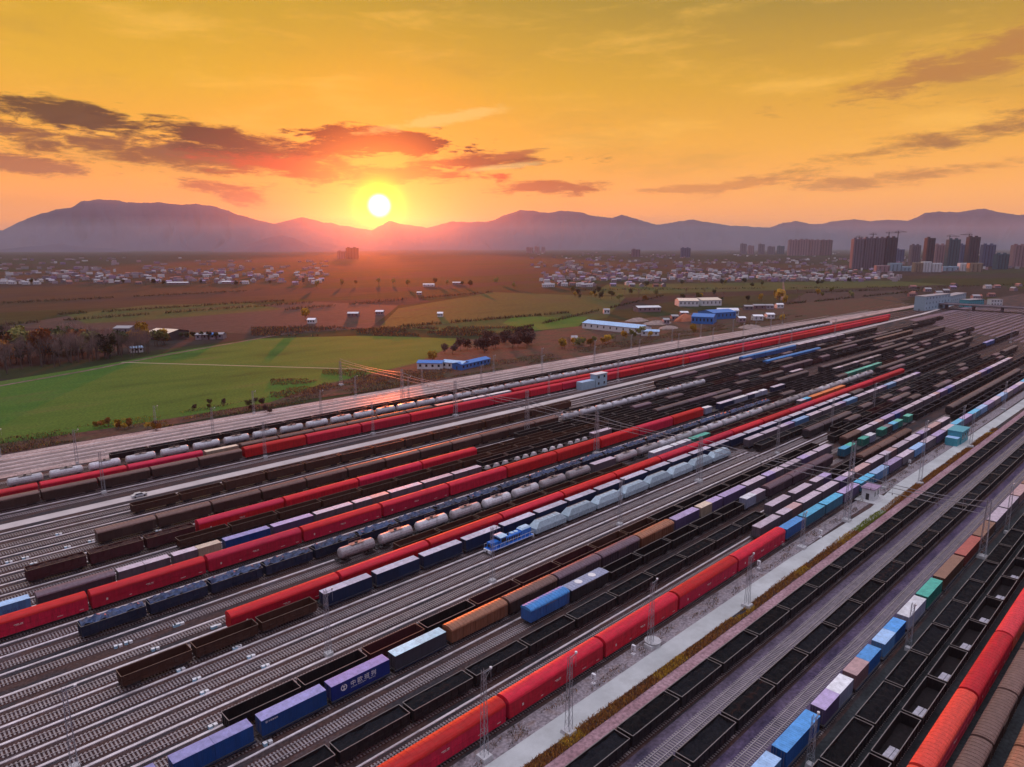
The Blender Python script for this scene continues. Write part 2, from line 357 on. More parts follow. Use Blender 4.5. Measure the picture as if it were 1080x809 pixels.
sheet('purple_ballast', [(-150, 41.2), (900, 41.2), (900, 47.2), (-150, 47.2)], -.02, ground_mat('ballast_lilac_dark', [(.04, .032, .065), (.085, .062, .115), (.14, .105, .16)], .1, (1, 3, 1), fine=1.5))
sheet('yard_throat', [(640, 62), (1040, 62), (1040, 240), (820, 240)], -.05, ground_mat('throat_ballast', [(.10, .07, .085), (.19, .13, .155), (.15, .11, .14)], .03, (1, 2.5, 1), fine=.6))
# service roads of the yard
ROADM = mat('road_concrete', (.44, .46, .46), .7, var=.22, scale=.10, dirt=(.30, .30, .29), dirtamt=.6)
ROADM2 = mat('road_concrete_far', (.50, .44, .43), .7, var=.2, scale=.1)
def roadstrip(name, pts, w, z, m, t=.12):
    b = MB(); MT['_r'] = m
    for (x0, y0, *_), (x1, y1, *_) in zip(pts, pts[1:]):
        d = Vector((x1 - x0, y1 - y0)).normalized(); nx, ny = -d.y * w / 2, d.x * w / 2
        q = [(x0 - nx, y0 - ny), (x1 - nx, y1 - ny), (x1 + nx, y1 + ny), (x0 + nx, y0 + ny)]
        i = len(b.v); b.v += [(x, y, z) for x, y in q] + [(x, y, z + t) for x, y in q]
        for f in [(4, 5, 6, 7), (0, 1, 5, 4), (1, 2, 6, 5), (2, 3, 7, 6), (3, 0, 4, 7)]: b.f.append(tuple(i + a for a in f)); b.k.append('_r')
    return struct(name, b.mesh(name))
roadstrip('service_road', [(-60, 69.6), (170, 69.4), (200, 68.6), (222, 67.8), (250, 69.6), (420, 68.6), (760, 68.6)], 4.2, -.05, ROADM)
roadstrip('service_road', [(-60, 238), (250, 238.2), (520, 244), (900, 250), (1100, 262)], 4.6, -.05, ROADM2)

# railway tracks: rails on concrete sleepers, one object per track
TRACK_Y = [13, 18.3, 23, 28.2, 33.1, 39.4, 44.2, 49.1, 54.1, 58.9, 77.6, 83, 88.2, 96.3, 102, 107.3, 112.3, 117.4, 122.5, 127.5, 132.6, 137.5, 143.5, 149.8, 156.3, 162, 168, 176,
           181.5, 186.8, 192.5, 199, 205.5, 211, 217, 222.5, 229.5, 246.5, 253, 260, 266.5, 273, 284, 296, 301, 306.5, 312]
def track_mesh(x0, x1, xs):
    b = MB()
    for s in (-.7175, .7175): b.box(x0, x1, s - .045, s + .045, .0, .17, 'rail', bottom=False)
    x = x0
    while x < xs:
        b.box(x, x + .27, -1.3, 1.3, -.08, .02, 'sleeper', bottom=False); x += .6
    return b.mesh('track')
TM_NEAR = track_mesh(-10, 1040, 430); TM_FAR = track_mesh(0, 1040, 330)
for y in TRACK_Y: struct('railway_track', TM_NEAR if y < 150 else TM_FAR, (0, y, 0))
b = MB(); MT['pad'] = ground_mat('rusty_ballast', [(.022, .016, .019), (.066, .030, .026), (.038, .032, .042)], .07, (1, 2, 1), fine=2.0)
b.box(0, 1040, -1.55, 1.55, -.058, -.045, 'pad', bottom=False); pm = b.mesh('pad')
for y in TRACK_Y[:-4]:
    if 40 < y: struct('track_bed', pm, (0, y, 0.004 if y in () else 0.006))
b = MB()
for s in (-.7175, .7175): b.box(0, 66, s - .045, s + .045, 0, .17, 'rail', bottom=False)
for k in range(110): b.box(k * .6, k * .6 + .27, -1.3, 1.3, -.08, .015, 'sleeper', bottom=False)
o = struct('railway_track', b.mesh('merging_track'), (58, 61.9, 0)); o.rotation_euler = (0, 0, -.026)
# pale cable walkways between the tracks
STR = [(p, -10, q) for p, q in ((109.7, 330), (114.9, 300), (120, 520), (125.0, 250), (130, 120), (135.1, 60), (140.1, 60), (144.8, 100), (149.9 + 2.9, 85), (159.8, 320), (165, 300))]
STR += [(91.8, 30, 260), (85.3, 20, 180), (80.5, 20, 178), (99.2, 10, 160), (172, 10, 200), (179, 10, 160), (183.8, 5, 80), (189.6, 5, 70), (195.8, 5, 400), (202, 5, 230), (208.2, 5, 430), (214, 5, 300), (219.8, 5, 400), (226.2, 5, 520), (232.5, 5, 520),
        (250, 10, 900), (298.5, 0, 900), (303.8, 0, 900), (309.3, 0, 900), (316, 0, 800)]
for k, (y, x0, x1) in enumerate(STR):
    b = MB(); x = x0; w = .27 if y > 100 else .2
    while x < x1:
        l = random.uniform(6, 16); 
        if random.random() > .06: b.box(x, min(x + l, x1), -w + random.uniform(-.03, .03), w, -.05, .09 + random.uniform(0, .05), 'strip', bottom=False); x += l
    struct('walkway_strip', b.mesh('walkway'), (0, y, 0))

# fields
GREEN = ground_mat('winter_wheat', [(.018, .060, .005), (.036, .100, .008), (.050, .112, .011), (.075, .095, .020)], .012, (1, 3.4, 1), R_(-30), fine=.9)
GREEN2 = ground_mat('olive_field', [(.024, .038, .008), (.038, .058, .010), (.040, .036, .016)], .008, (1, 3, 1), R_(-38), fine=.2)
BROWN = ground_mat('scrub_soil', [(.034, .017, .014), (.085, .036, .026), (.055, .040, .024), (.038, .034, .014)], .05, (1, 2, 1), fine=.5)
PLUM = ground_mat('ploughed_soil', [(.026, .020, .020), (.040, .028, .028), (.024, .026, .016)], .01, (1, 4, 1), R_(-38), fine=.15)
BROWNP = ground_mat('dirt_lane', [(.10, .055, .05), (.19, .12, .11)], .05, fine=.3)
def P(*pts): return [at(*p) for p in pts]
sheet('scrub_ground', P((-40, 493), (170, 450), (330, 420), (600, 384), (850, 338), (960, 322), (940, 312), (760, 326), (560, 350), (480, 360), (300, 380), (-40, 440)), -.14, BROWN)
sheet('wheat_field', P((-60, 412), (0, 402), (95, 387), (200, 368), (272, 357), (380, 354), (490, 357), (462, 372), (438, 383), (395, 393), (330, 408), (285, 424), (180, 441), (110, 452), (0, 468), (-60, 480)), -.10, GREEN)
roadstrip('field_track', P((-30, 412), (90, 391), (165, 376), (255, 360), (300, 352)), 3.2, -.12, BROWNP, .06)
roadstrip('field_track', P((128, 382), (250, 385.5), (392, 389.5)), 2.0, -.085, mat('dusty_track', (.30, .25, .17), .9, var=.2, scale=.05), .03)
sheet('olive_field', P((70, 332), (150, 322), (260, 319), (300, 326), (150, 338), (90, 341)), -.2, GREEN2)
sheet('olive_field', P((400, 345), (420, 325), (520, 308), (660, 313), (640, 335), (560, 345), (520, 352)), -.2, GREEN2)
sheet('wheat_field', P((530, 341), (540, 334), (620, 334), (610, 344), (560, 349)), -.17, GREEN)
sheet('olive_field', P((620, 312), (700, 309), (870, 305), (1000, 300), (940, 296), (640, 300)), -.2, GREEN2)
sheet('ploughed_field', P((0, 345), (70, 333), (330, 318), (420, 322), (390, 346), (280, 352), (200, 350)), -.24, PLUM)
sheet('ploughed_field', P((835, 318), (850, 309), (950, 306), (960, 316), (900, 322)), -.19, PLUM)
sheet('road', P((880, 323), (975, 310.4), (975, 311), (880, 324)), -.1, BROWN)
sheet('lane', P((823, 316), (828, 316), (828, 306), (826.6, 297), (825.4, 297), (825.4, 306)), -.1, BROWNP)

# ------------------------------------------------------------------ mountains
def ridge(name, prof, dist, depth, seed, cols, jag=1.0, foot=0.0):
    xs = [p[0] for p in prof]; n = int((xs[-1] - xs[0]) / 1.6); rows = 26; vs = []; fs = []
    for i in range(n + 1):
        x = xs[0] + (xs[-1] - xs[0]) * i / n
        for (a, ya), (c, yc) in zip(prof, prof[1:]):
            if a <= x <= c: t = (x - a) / (c - a); y = ya + (yc - ya) * t; break
        y += (noise.noise((x * .11, seed, 0)) * 1.3 + noise.noise((x * .4, seed, 5)) * .7) * jag
        r = ray(x, y); s = dist / r.dot(FW); top = Vector((r.x * s, r.y * s, CAMZ + r.z * s)); h = max(top.z, 8)
        fl = Vector((top.x, top.y, 0)); d = fl.normalized()
        for j in range(rows + 1):
            t = -1 + 2 * j / rows
            sh = (1 - abs(t)) ** 1.25
            sp = noise.fractal((x * .045 + seed, t * 1.6, seed), 1, 2, 5) * .38 * (1 - abs(abs(t) * 2 - 1)) if abs(t) > .01 else 0
            z = h * max(0, sh + sp * (1 - (1 - abs(t)) ** 3) * .9)
            p = fl + d * (t * depth) + RT * (noise.noise((x * .05, t * 2, seed + 3)) * 160 * abs(t))
            vs.append((p.x, p.y, min(z, h) - (3 if abs(t) == 1 else 0)))
    for i in range(n):
        for j in range(rows):
            a = i * (rows + 1) + j; fs.append((a, a + rows + 1, a + rows + 2, a + 1))
    me = bpy.data.meshes.new(name); me.from_pydata(vs, [], fs); me.materials.append(cols)
    if sum(p.normal.z for p in me.polygons) < 0: me.flip_normals()
    me.polygons.foreach_set('use_smooth', [True] * len(fs)); return struct('mountain' if dist > 5500 else 'hill', me)
MNT = ground_mat('mountain_scrub', [(.03, .03, .065), (.055, .05, .09), (.08, .06, .085)], .0016)
ridge('far', [(-120, 256), (-40, 252), (0, 250), (200, 247), (290, 236), (318, 229), (335, 233), (362, 238), (392, 243), (410, 233), (428, 237), (452, 240), (475, 234), (515, 234), (532, 227), (548, 222), (562, 222), (578, 225), (592, 222), (606, 223), (628, 228), (645, 230), (655, 226.5), (672, 231), (692, 237), (703, 236), (727, 231.5), (745, 234), (770, 238), (812, 240), (826, 235), (840, 233), (858, 237), (880, 233.5), (902, 231), (918, 233.5), (938, 231.5), (958, 233), (975, 225), (990, 223), (1010, 224), (1025, 221.5), (1038, 220), (1055, 224), (1075, 227), (1090, 226), (1130, 232), (1220, 246)], 10500, 2200, 3.0, MNT, .8)
ridge('left', [(-140, 262), (-80, 254), (-10, 243), (3, 243), (20, 234), (33, 229), (48, 224), (62, 220.5), (75, 219), (85, 213), (98, 210.5), (122, 211), (140, 214), (168, 213.5), (190, 216), (208, 215), (228, 218), (250, 226), (275, 233), (300, 238), (330, 245), (362, 254), (395, 263)], 8800, 1900, 9.0, MNT, .8)
ridge('nearhill', [(225, 264), (245, 260), (262, 257), (285, 250), (297, 248), (310, 251), (325, 258), (345, 262), (360, 264.5)], 6900, 500, 15.0, MNT, .6)
ridge('nearhill', [(-20, 265), (20, 261), (45, 259), (62, 256.5), (78, 259), (95, 261), (118, 262), (135, 265)], 6700, 450, 21.0, MNT, .5)
ridge('midhill', [(620, 264), (648, 259), (668, 250), (690, 252), (715, 257), (740, 254), (780, 259), (830, 264)], 8300, 700, 31.0, MNT, .5)

# ------------------------------------------------------------------ haze
def build_haze():
    b = MB(); b.box(-GX - 400, GX + 400, -GX - 400, GX + 400, -1.4, 690, '_h')
    m = bpy.data.materials.new('haze_air'); m.use_nodes = True; N = m.node_tree.nodes; N.clear()
    o = N.new("ShaderNodeOutputMaterial"); a = N.new("ShaderNodeAddShader")
    for k, (c, d, g) in enumerate((((.74, .80, 1.0, 1), HAZE_D, .0), ((1.0, .85, .80, 1), HAZE_F, .90))):
        v = N.new("ShaderNodeVolumePrincipled"); v.inputs["Color"].default_value = c; v.inputs["Density"].default_value = d; v.inputs["Anisotropy"].default_value = g
        m.node_tree.links.new(v.outputs[0], a.inputs[k])
    m.node_tree.links.new(a.outputs[0], o.inputs["Volume"])
    MT['_h'] = m; o = stuff('haze', b.mesh('haze')); o['label'] = 'thin evening haze over the plain'; o['category'] = 'haze'
def build_mist():
    b = MB(); b.frustum((4400, 8300, -9500, 9500), -1.2, (4600, 8200, -9300, 9300), 250, '_m')
    m = bpy.data.materials.new('valley_mist'); m.use_nodes = True; N = m.node_tree.nodes; N.clear()
    o = N.new("ShaderNodeOutputMaterial"); v = N.new("ShaderNodeVolumePrincipled"); v.inputs["Color"].default_value = (.86, .86, 1.0, 1); v.inputs["Density"].default_value = .00008; v.inputs["Anisotropy"].default_value = .0
    m.node_tree.links.new(v.outputs[0], o.inputs["Volume"]); MT['_m'] = m
    o = stuff('mist', b.mesh('mist')); o.rotation_euler = (0, 0, TH); o['label'] = 'low evening mist lying at the foot of the mountains'; o['category'] = 'mist'
HAZE_D = .000033; HAZE_F = .0000075
build_haze()
build_mist()

# ------------------------------------------------------------------ wagon parts
def bogie():
    b = MB()
    for s in (-1, 1):
        b.box(-1.2, 1.2, s * 1.05 - .12, s * 1.05 + .12, .55, .86, 'metal')
        b.box(-.35, .35, s * 1.05 - .14, s * 1.05 + .14, .36, .62, 'metal')
        for x in (-.9, .9): b.cyl((x, s * .75 - .07, .60), (x, s * .75 + .07, .60), .43, 10, 'wheel')
    for x in (-.9, .9): b.bar((x, -.75, .6), (x, .75, .6), .08, 'wheel')
    b.box(-.3, .3, -1.0, 1.0, .60, .95, 'metal'); return b
BOG = bogie(); BOG_ME = BOG.mesh('bogie')
def coupler(b, L):
    for s in (-1, 1): b.box(min(s * L / 2, s * (L / 2 + .45)), max(s * L / 2, s * (L / 2 + .45)), -.16, .16, .85, 1.12, 'metal')
def bogiebox(b, L):      # simple running gear of far wagons
    for s in (-1, 1):
        b.box(s * (L / 2 - 2) - 1.1, s * (L / 2 - 2) + 1.1, -1.1, 1.1, .2, .95, 'metal', bottom=False)
def gondola(L, top, lod):
    P_ = {}; b = MB(); n = 9
    b.box(-L / 2, L / 2, -1.35, 1.35, .95, 1.12, 'metal'); coupler(b, L)
    for s in (-1, 1):
        b.box(-L / 2, L / 2, min(s * 1.45, s * 1.52), max(s * 1.45, s * 1.52), 1.1, top, 'body')
        b.box(min(s * L / 2, s * (L / 2 - .07)), max(s * L / 2, s * (L / 2 - .07)), -1.45, 1.45, 1.1, top - .02, 'body')
        if lod < 2:
            for k in range(n):
                x = -L / 2 + .12 + (L - .24) * k / (n - 1); b.box(x - .07, x + .07, min(s * 1.52, s * 1.62), max(s * 1.52, s * 1.62), 1.12, top - .1, 'body')
            for y in (-.9, 0, .9): b.box(min(s * L / 2, s * (L / 2 + .09)), max(s * L / 2, s * (L / 2 + .09)), y - .06, y + .06, 1.1, top - .1, 'body')
            b.box(-L / 2, L / 2, min(s * 1.52, s * 1.58), max(s * 1.52, s * 1.58), 1.9, 2.0, 'body')
    b.box(-L / 2 + .08, L / 2 - .08, -1.44, 1.44, 1.12, 1.2, 'inside', bottom=False); P_['body'] = b
    r = MB()
    for s in (-1, 1):
        r.box(-L / 2 - .02, L / 2 + .02, min(s * 1.50, s * 1.62), max(s * 1.50, s * 1.62), top, top + .08, 'rim')
        r.box(min(s * (L / 2 - .05), s * (L / 2 + .07)), max(s * (L / 2 - .05), s * (L / 2 + .07)), -1.5, 1.5, top - .003, top + .077, 'rim')
    P_['rim'] = r
    return P_
def heap(L, z, amp, seed, key, cols=16, rows=6, hump=.0):
    b = MB(); vs = []
    for i in range(cols + 1):
        for j in range(rows + 1):
            x = -L / 2 + .1 + (L - .2) * i / cols; y = -1.42 + 2.84 * j / rows
            q = 1 - (y / 1.42) ** 2
            vs.append((x, y, z + amp * noise.noise((x * .9 + seed * 7, y * 1.1, seed)) + hump * q + (.12 * math.sin(x * 1.35 + seed) * q if hump else 0)))
    b.v = vs
    for i in range(cols):
        for j in range(rows):
            a = i * (rows + 1) + j; b.f.append((a, a + rows + 1, a + rows + 2, a + 1)); b.k.append(key)
    return b
def archprof(w, z0, z1, z2, n=8):
    pts = [(-w, z0), (-w, z1)]
    for k in range(1, n):
        t = math.pi * k / n; pts.append((-w * math.cos(t), z1 + (z2 - z1) * math.sin(t)))
    pts += [(w, z1), (w, z0)]; return pts
def ladder(x, y, z0, z1, ax='x'):
    b = MB()
    for s in (-.2, .2):
        p = (x + s, y, z0) if ax == 'x' else (x, y + s, z0); q = (p[0], p[1], z1); b.bar(p, q, .025, 'rim')
    z = z0 + .2
    while z < z1:
        b.bar((x - .2, y, z) if ax == 'x' else (x, y - .2, z), (x + .2, y, z) if ax == 'x' else (x, y + .2, z), .02, 'rim'); z += .35
    return b
def boxwagon(L, lod, ribs=.95, top=4.35):
    P_ = {}; b = MB()
    b.box(-L / 2, L / 2, -1.3, 1.3, .95, 1.1, 'metal'); coupler(b, L)
    b.box(-L / 2, L / 2, -1.5, 1.5, 1.1, 3.62, 'body', bottom=False)
    if lod < 2:
        x = -L / 2 + .15
        while x < L / 2:
            if abs(x) > 1.7:
                for s in (-1, 1): b.box(x - .06, x + .06, min(s * 1.5, s * 1.57), max(s * 1.5, s * 1.57), 1.12, 3.6, 'body')
            x += ribs
        for s in (-1, 1): b.box(-L / 2, L / 2, min(s * 1.5, s * 1.585), max(s * 1.5, s * 1.585), 3.5, 3.63, 'body')
    P_['body'] = b
    r = MB(); pr = archprof(1.56, 3.60, 3.74, top, 8); r.prismx(pr, -L / 2 - .08, L / 2 + .08, 'roof')
    if lod < 2:
        x = -L / 2 + .4; pr2 = archprof(1.58, 3.64, 3.78, top + .05, 8)
        while x < L / 2: r.prismx(pr2, x - .05, x + .05, 'roof'); x += ribs
    P_['roof'] = r
    for s in (-1, 1):
        d = MB(); d.box(-1.5, 1.5, min(s * 1.5, s * 1.60), max(s * 1.5, s * 1.60), 1.2, 3.45, 'body'); d.box(-1.62, 1.62, min(s * 1.5, s * 1.64), max(s * 1.5, s * 1.64), 3.45, 3.54, 'rim')
        for x in (-.75, 0, .75): d.box(x - .03, x + .03, min(s * 1.6, s * 1.63), max(s * 1.6, s * 1.63), 1.25, 3.4, 'body')
        P_['door' + '#' * (s > 0)] = d
    return P_
def carrier(L, lod):
    P_ = {}; b = MB(); b.box(-L / 2 + 2, L / 2 - 2, -1.2, 1.2, .55, 1.0, 'metal'); coupler(b, L)
    b.box(-L / 2, L / 2, -1.55, 1.55, .95, 3.75, 'body')
    if lod < 2:
        n = 13
        for s in (-1, 1):
            for k in range(n):
                x = -L / 2 + .1 + (L - .2) * k / (n - 1); b.box(x - .035, x + .035, min(s * 1.55, s * 1.575), max(s * 1.55, s * 1.575), 1.0, 3.7, 'body')
            for z in (1.0, 2.35, 3.66): b.box(-L / 2, L / 2, min(s * 1.55, s * 1.59), max(s * 1.55, s * 1.59), z, z + .07, 'body')
    P_['body'] = b
    r = MB(); pr = archprof(1.57, 3.74, 3.86, 4.72, 10); r.prismx(pr, -L / 2 - .03, L / 2 + .03, 'roof')
    if lod < 2:
        pr2 = archprof(1.585, 3.76, 3.875, 4.745, 10); x = -L / 2 + 1.06
        while x < L / 2 - .2: r.prismx(pr2, x - .03, x + .03, 'roof'); x += 1.06
    P_['roof'] = r
    for s in (-1, 1):
        x0 = s * (L / 2 + .032)
        for q_, yy in enumerate((-1.38, .06)):
            d = MB(); d.box(min(x0, x0 + s * .05), max(x0, x0 + s * .05), yy, yy + 1.32, 1.05, 3.9, 'body')
            for y2 in (yy + .35, yy + .97): d.box(min(x0, x0 + s * .09), max(x0, x0 + s * .09), y2 - .03, y2 + .03, 1.1, 3.85, 'rim')
            P_['end_door' + '#' * (q_ + 2 * (s > 0))] = d
    m = MB()
    for (x, z, w, h) in ((-1.2, 2.72, .9, .13), (-.1, 2.72, .5, .13), (-.9, 2.5, 1.3, .07), (-4.8, 1.5, .5, .16), (6.4, 1.6, 1.1, .10), (-9.5, 2.0, .35, .5), (10.6, 1.5, .8, .12)):
        m.box(x, x + w, -1.60, -1.592, z, z + h, 'mark'); m.box(x, x + w, 1.592, 1.60, z, z + h, 'mark')
    P_['stencil'] = m
    return P_
def tank(L, lod):
    P_ = {}; f = MB(); f.box(-L / 2, L / 2, -.35, .35, .95, 1.25, 'metal'); coupler(f, L)
    for s in (-1, 1):
        x = s * (L / 2 - .3); f.box(x - .3, x + .3, -1.45, 1.45, .95, 1.25, 'metal'); x = s * (L / 2 - 2.2); f.box(x - .5, x + .5, -1.1, 1.1, 1.2, 1.9, 'metal')
    P_['frame'] = f
    b = MB(); n = 14; r = 1.42; cz = 2.78; h = L / 2 - .55
    b.cyl((-h + .5, 0, cz), (h - .5, 0, cz), r, n, 'body', caps=False)
    for s in (-1, 1):
        b.cyl((s * (h - .5), 0, cz), (s * (h - .2), 0, cz), r, n, 'body', r * .86, caps=False); b.cyl((s * (h - .2), 0, cz), (s * h, 0, cz), r * .86, n, 'body', r * .5)
    for x in (-h * .5, 0, h * .5):
        b.cyl((x - .04, 0, cz), (x + .04, 0, cz), r + .02, n, 'body', caps=False)
    P_['tank'] = b
    w = MB(); w.box(-1.9, 1.9, -.75, .75, cz + r + .02, cz + r + .08, 'rim'); w.cyl((0, 0, cz + r - .1), (0, 0, cz + r + .42), .42, 8, 'metal')
    for s in (-1, 1):
        for y in (-.7, .7): w.bar((s * 1.8, y, cz + r), (s * 1.8, y, cz + r + .8), .03, 'rim')
    for y in (-.7, .7): w.bar((-1.8, y, cz + r + .8), (1.8, y, cz + r + .8), .03, 'rim')
    P_['walkway'] = w
    P_['ladder'] = ladder(.9, -1.5, 1.0, cz + r, 'x')
    return P_
def hopper(L, lod):
    P_ = {}; f = MB(); f.box(-L / 2, L / 2, -1.3, 1.3, .95, 1.15, 'metal'); coupler(f, L); P_['frame'] = f
    b = MB(); b.frustum((-L / 2 + .1, L / 2 - .1, -1.5, 1.5), 1.15, (-L / 2, L / 2, -1.58, 1.58), 2.55, 'body')
    b.frustum((-L / 2, L / 2, -1.58, 1.58), 2.56, (-L / 2 + 2.0, L / 2 - 2.0, -1.02, 1.02), 4.15, 'body')
    x = -L / 2 + .9
    while x < L / 2 - .3:
        for s in (-1, 1): b.box(x - .05, x + .05, min(s * 1.56, s * 1.66), max(s * 1.56, s * 1.66), 1.2, 2.55, 'body')
        x += 1.0
    P_['body'] = b
    h = MB()
    for x in (-3, -1, 1, 3):
        h.box(x - .6, x + .6, -.55, .55, 4.15, 4.24, 'roof')
    h.box(-L / 2 + 2.1, L / 2 - 2.1, .7, .98, 4.152, 4.2, 'rim'); P_['hatch'] = h
    return P_
def flat(L, lod):
    P_ = {}; f = MB(); f.box(-L / 2, L / 2, -1.4, 1.4, .98, 1.18, 'metal'); coupler(f, L)
    f.box(-L / 2 + 2.2, L / 2 - 2.2, -.5, .5, .55, .98, 'metal')
    for s in (-1, 1):
        f.box(-L / 2, L / 2, min(s * 1.4, s * 1.48), max(s * 1.4, s * 1.48), .86, 1.16, 'body')
    P_['deck'] = f; return P_
def container(L, H, lod):
    P_ = {}; b = MB(); W = 1.22
    b.box(-L / 2 + .05, L / 2, -W + .03, W - .03, .0, H - .04, 'body', bottom=False)
    for s in (-1, 1):
        for z0, z1 in ((0, .16), (H - .14, H - .02)): b.box(-L / 2, L / 2, min(s * (W - .03), s * W), max(s * (W - .03), s * W), z0, z1, 'body')
        for x in (-L / 2, L / 2 - .14): b.box(x, x + .14, min(s * (W - .03), s * W), max(s * (W - .03), s * W), .16, H - .14, 'body')
        if lod < 2:
            x = -L / 2 + .30
            while x < L / 2 - .3: b.box(x, x + .11, min(s * (W - .03), s * (W - .006)), max(s * (W - .03), s * (W - .006)), .16, H - .14, 'body'); x += .28 if lod == 0 else .56
    P_['body'] = b
    r = MB(); r.box(-L / 2, L / 2, -W, W, H - .04, H, 'roof')
    if lod < 2:
        x = -L / 2 + .3
        while x < L / 2 - .2: r.box(x, x + .18, -W + .1, W - .1, H, H + .025, 'roof'); x += .5
    P_['roof'] = r
    d = MB()
    d.box(-L / 2 - .01, -L / 2 + .05, -W + .06, W - .06, .1, H - .12, 'body')
    for yy in (-.85, -.4, .4, .85): d.bar((-L / 2 - .04, yy, .12), (-L / 2 - .04, yy, H - .14), .03, 'rim')
    P_['door'] = d
    return P_

CACHE = {}
def proto(key, maker, mp, lod):
    """meshes of one kind of wagon: parts for near ones, a single mesh for far ones"""
    k = (key, lod >= 1)
    if k not in CACHE:
        parts = maker(); L = key[1]
        if lod >= 1:
            b = MB()
            for n_, p_ in parts.items():
                if n_ in ('ladder', 'stencil'): continue
                b.merge(p_)
            if key[0] != 'container':
                bogiebox(b, L) if lod == 2 else [b.merge(BOG, s * (L / 2 - 2.1)) for s in (-1, 1)]
            CACHE[k] = b.mesh(key[0], mp)
        else:
            CACHE[k] = [(n_.rstrip('#'), p_.mesh(n_.rstrip('#'), mp)) for n_, p_ in parts.items()]
    return CACHE[k]
def place(name, key, maker, mp, loc, lod, label, cat, group, extra=None):
    pr = proto(key, maker, mp, lod)
    if lod >= 1: o = link(name, pr, None, loc)
    else:
        o = link(name, None, None, loc)
        for n_, me_ in pr: link(n_, me_, o)
        if key[0] != 'container':
            for s in (-1, 1): link('bogie', BOG_ME, o, (s * (key[1] / 2 - 2.1), 0, 0))
    tag(o, label, cat, group); return o

ORD = 'first second third fourth fifth sixth seventh eighth ninth tenth eleventh twelfth thirteenth fourteenth fifteenth sixteenth seventeenth eighteenth nineteenth'.split()
TENS = {20: 'twenty', 30: 'thirty', 40: 'forty', 50: 'fifty', 60: 'sixty', 70: 'seventy', 80: 'eighty', 90: 'ninety'}
def ordinal(n):
    if n <= 19: return ORD[n - 1]
    t = n // 10 * 10; r = n % 10
    return TENS[t][:-1] + 'ieth' if r == 0 else TENS[t] + '-' + ORD[r - 1]
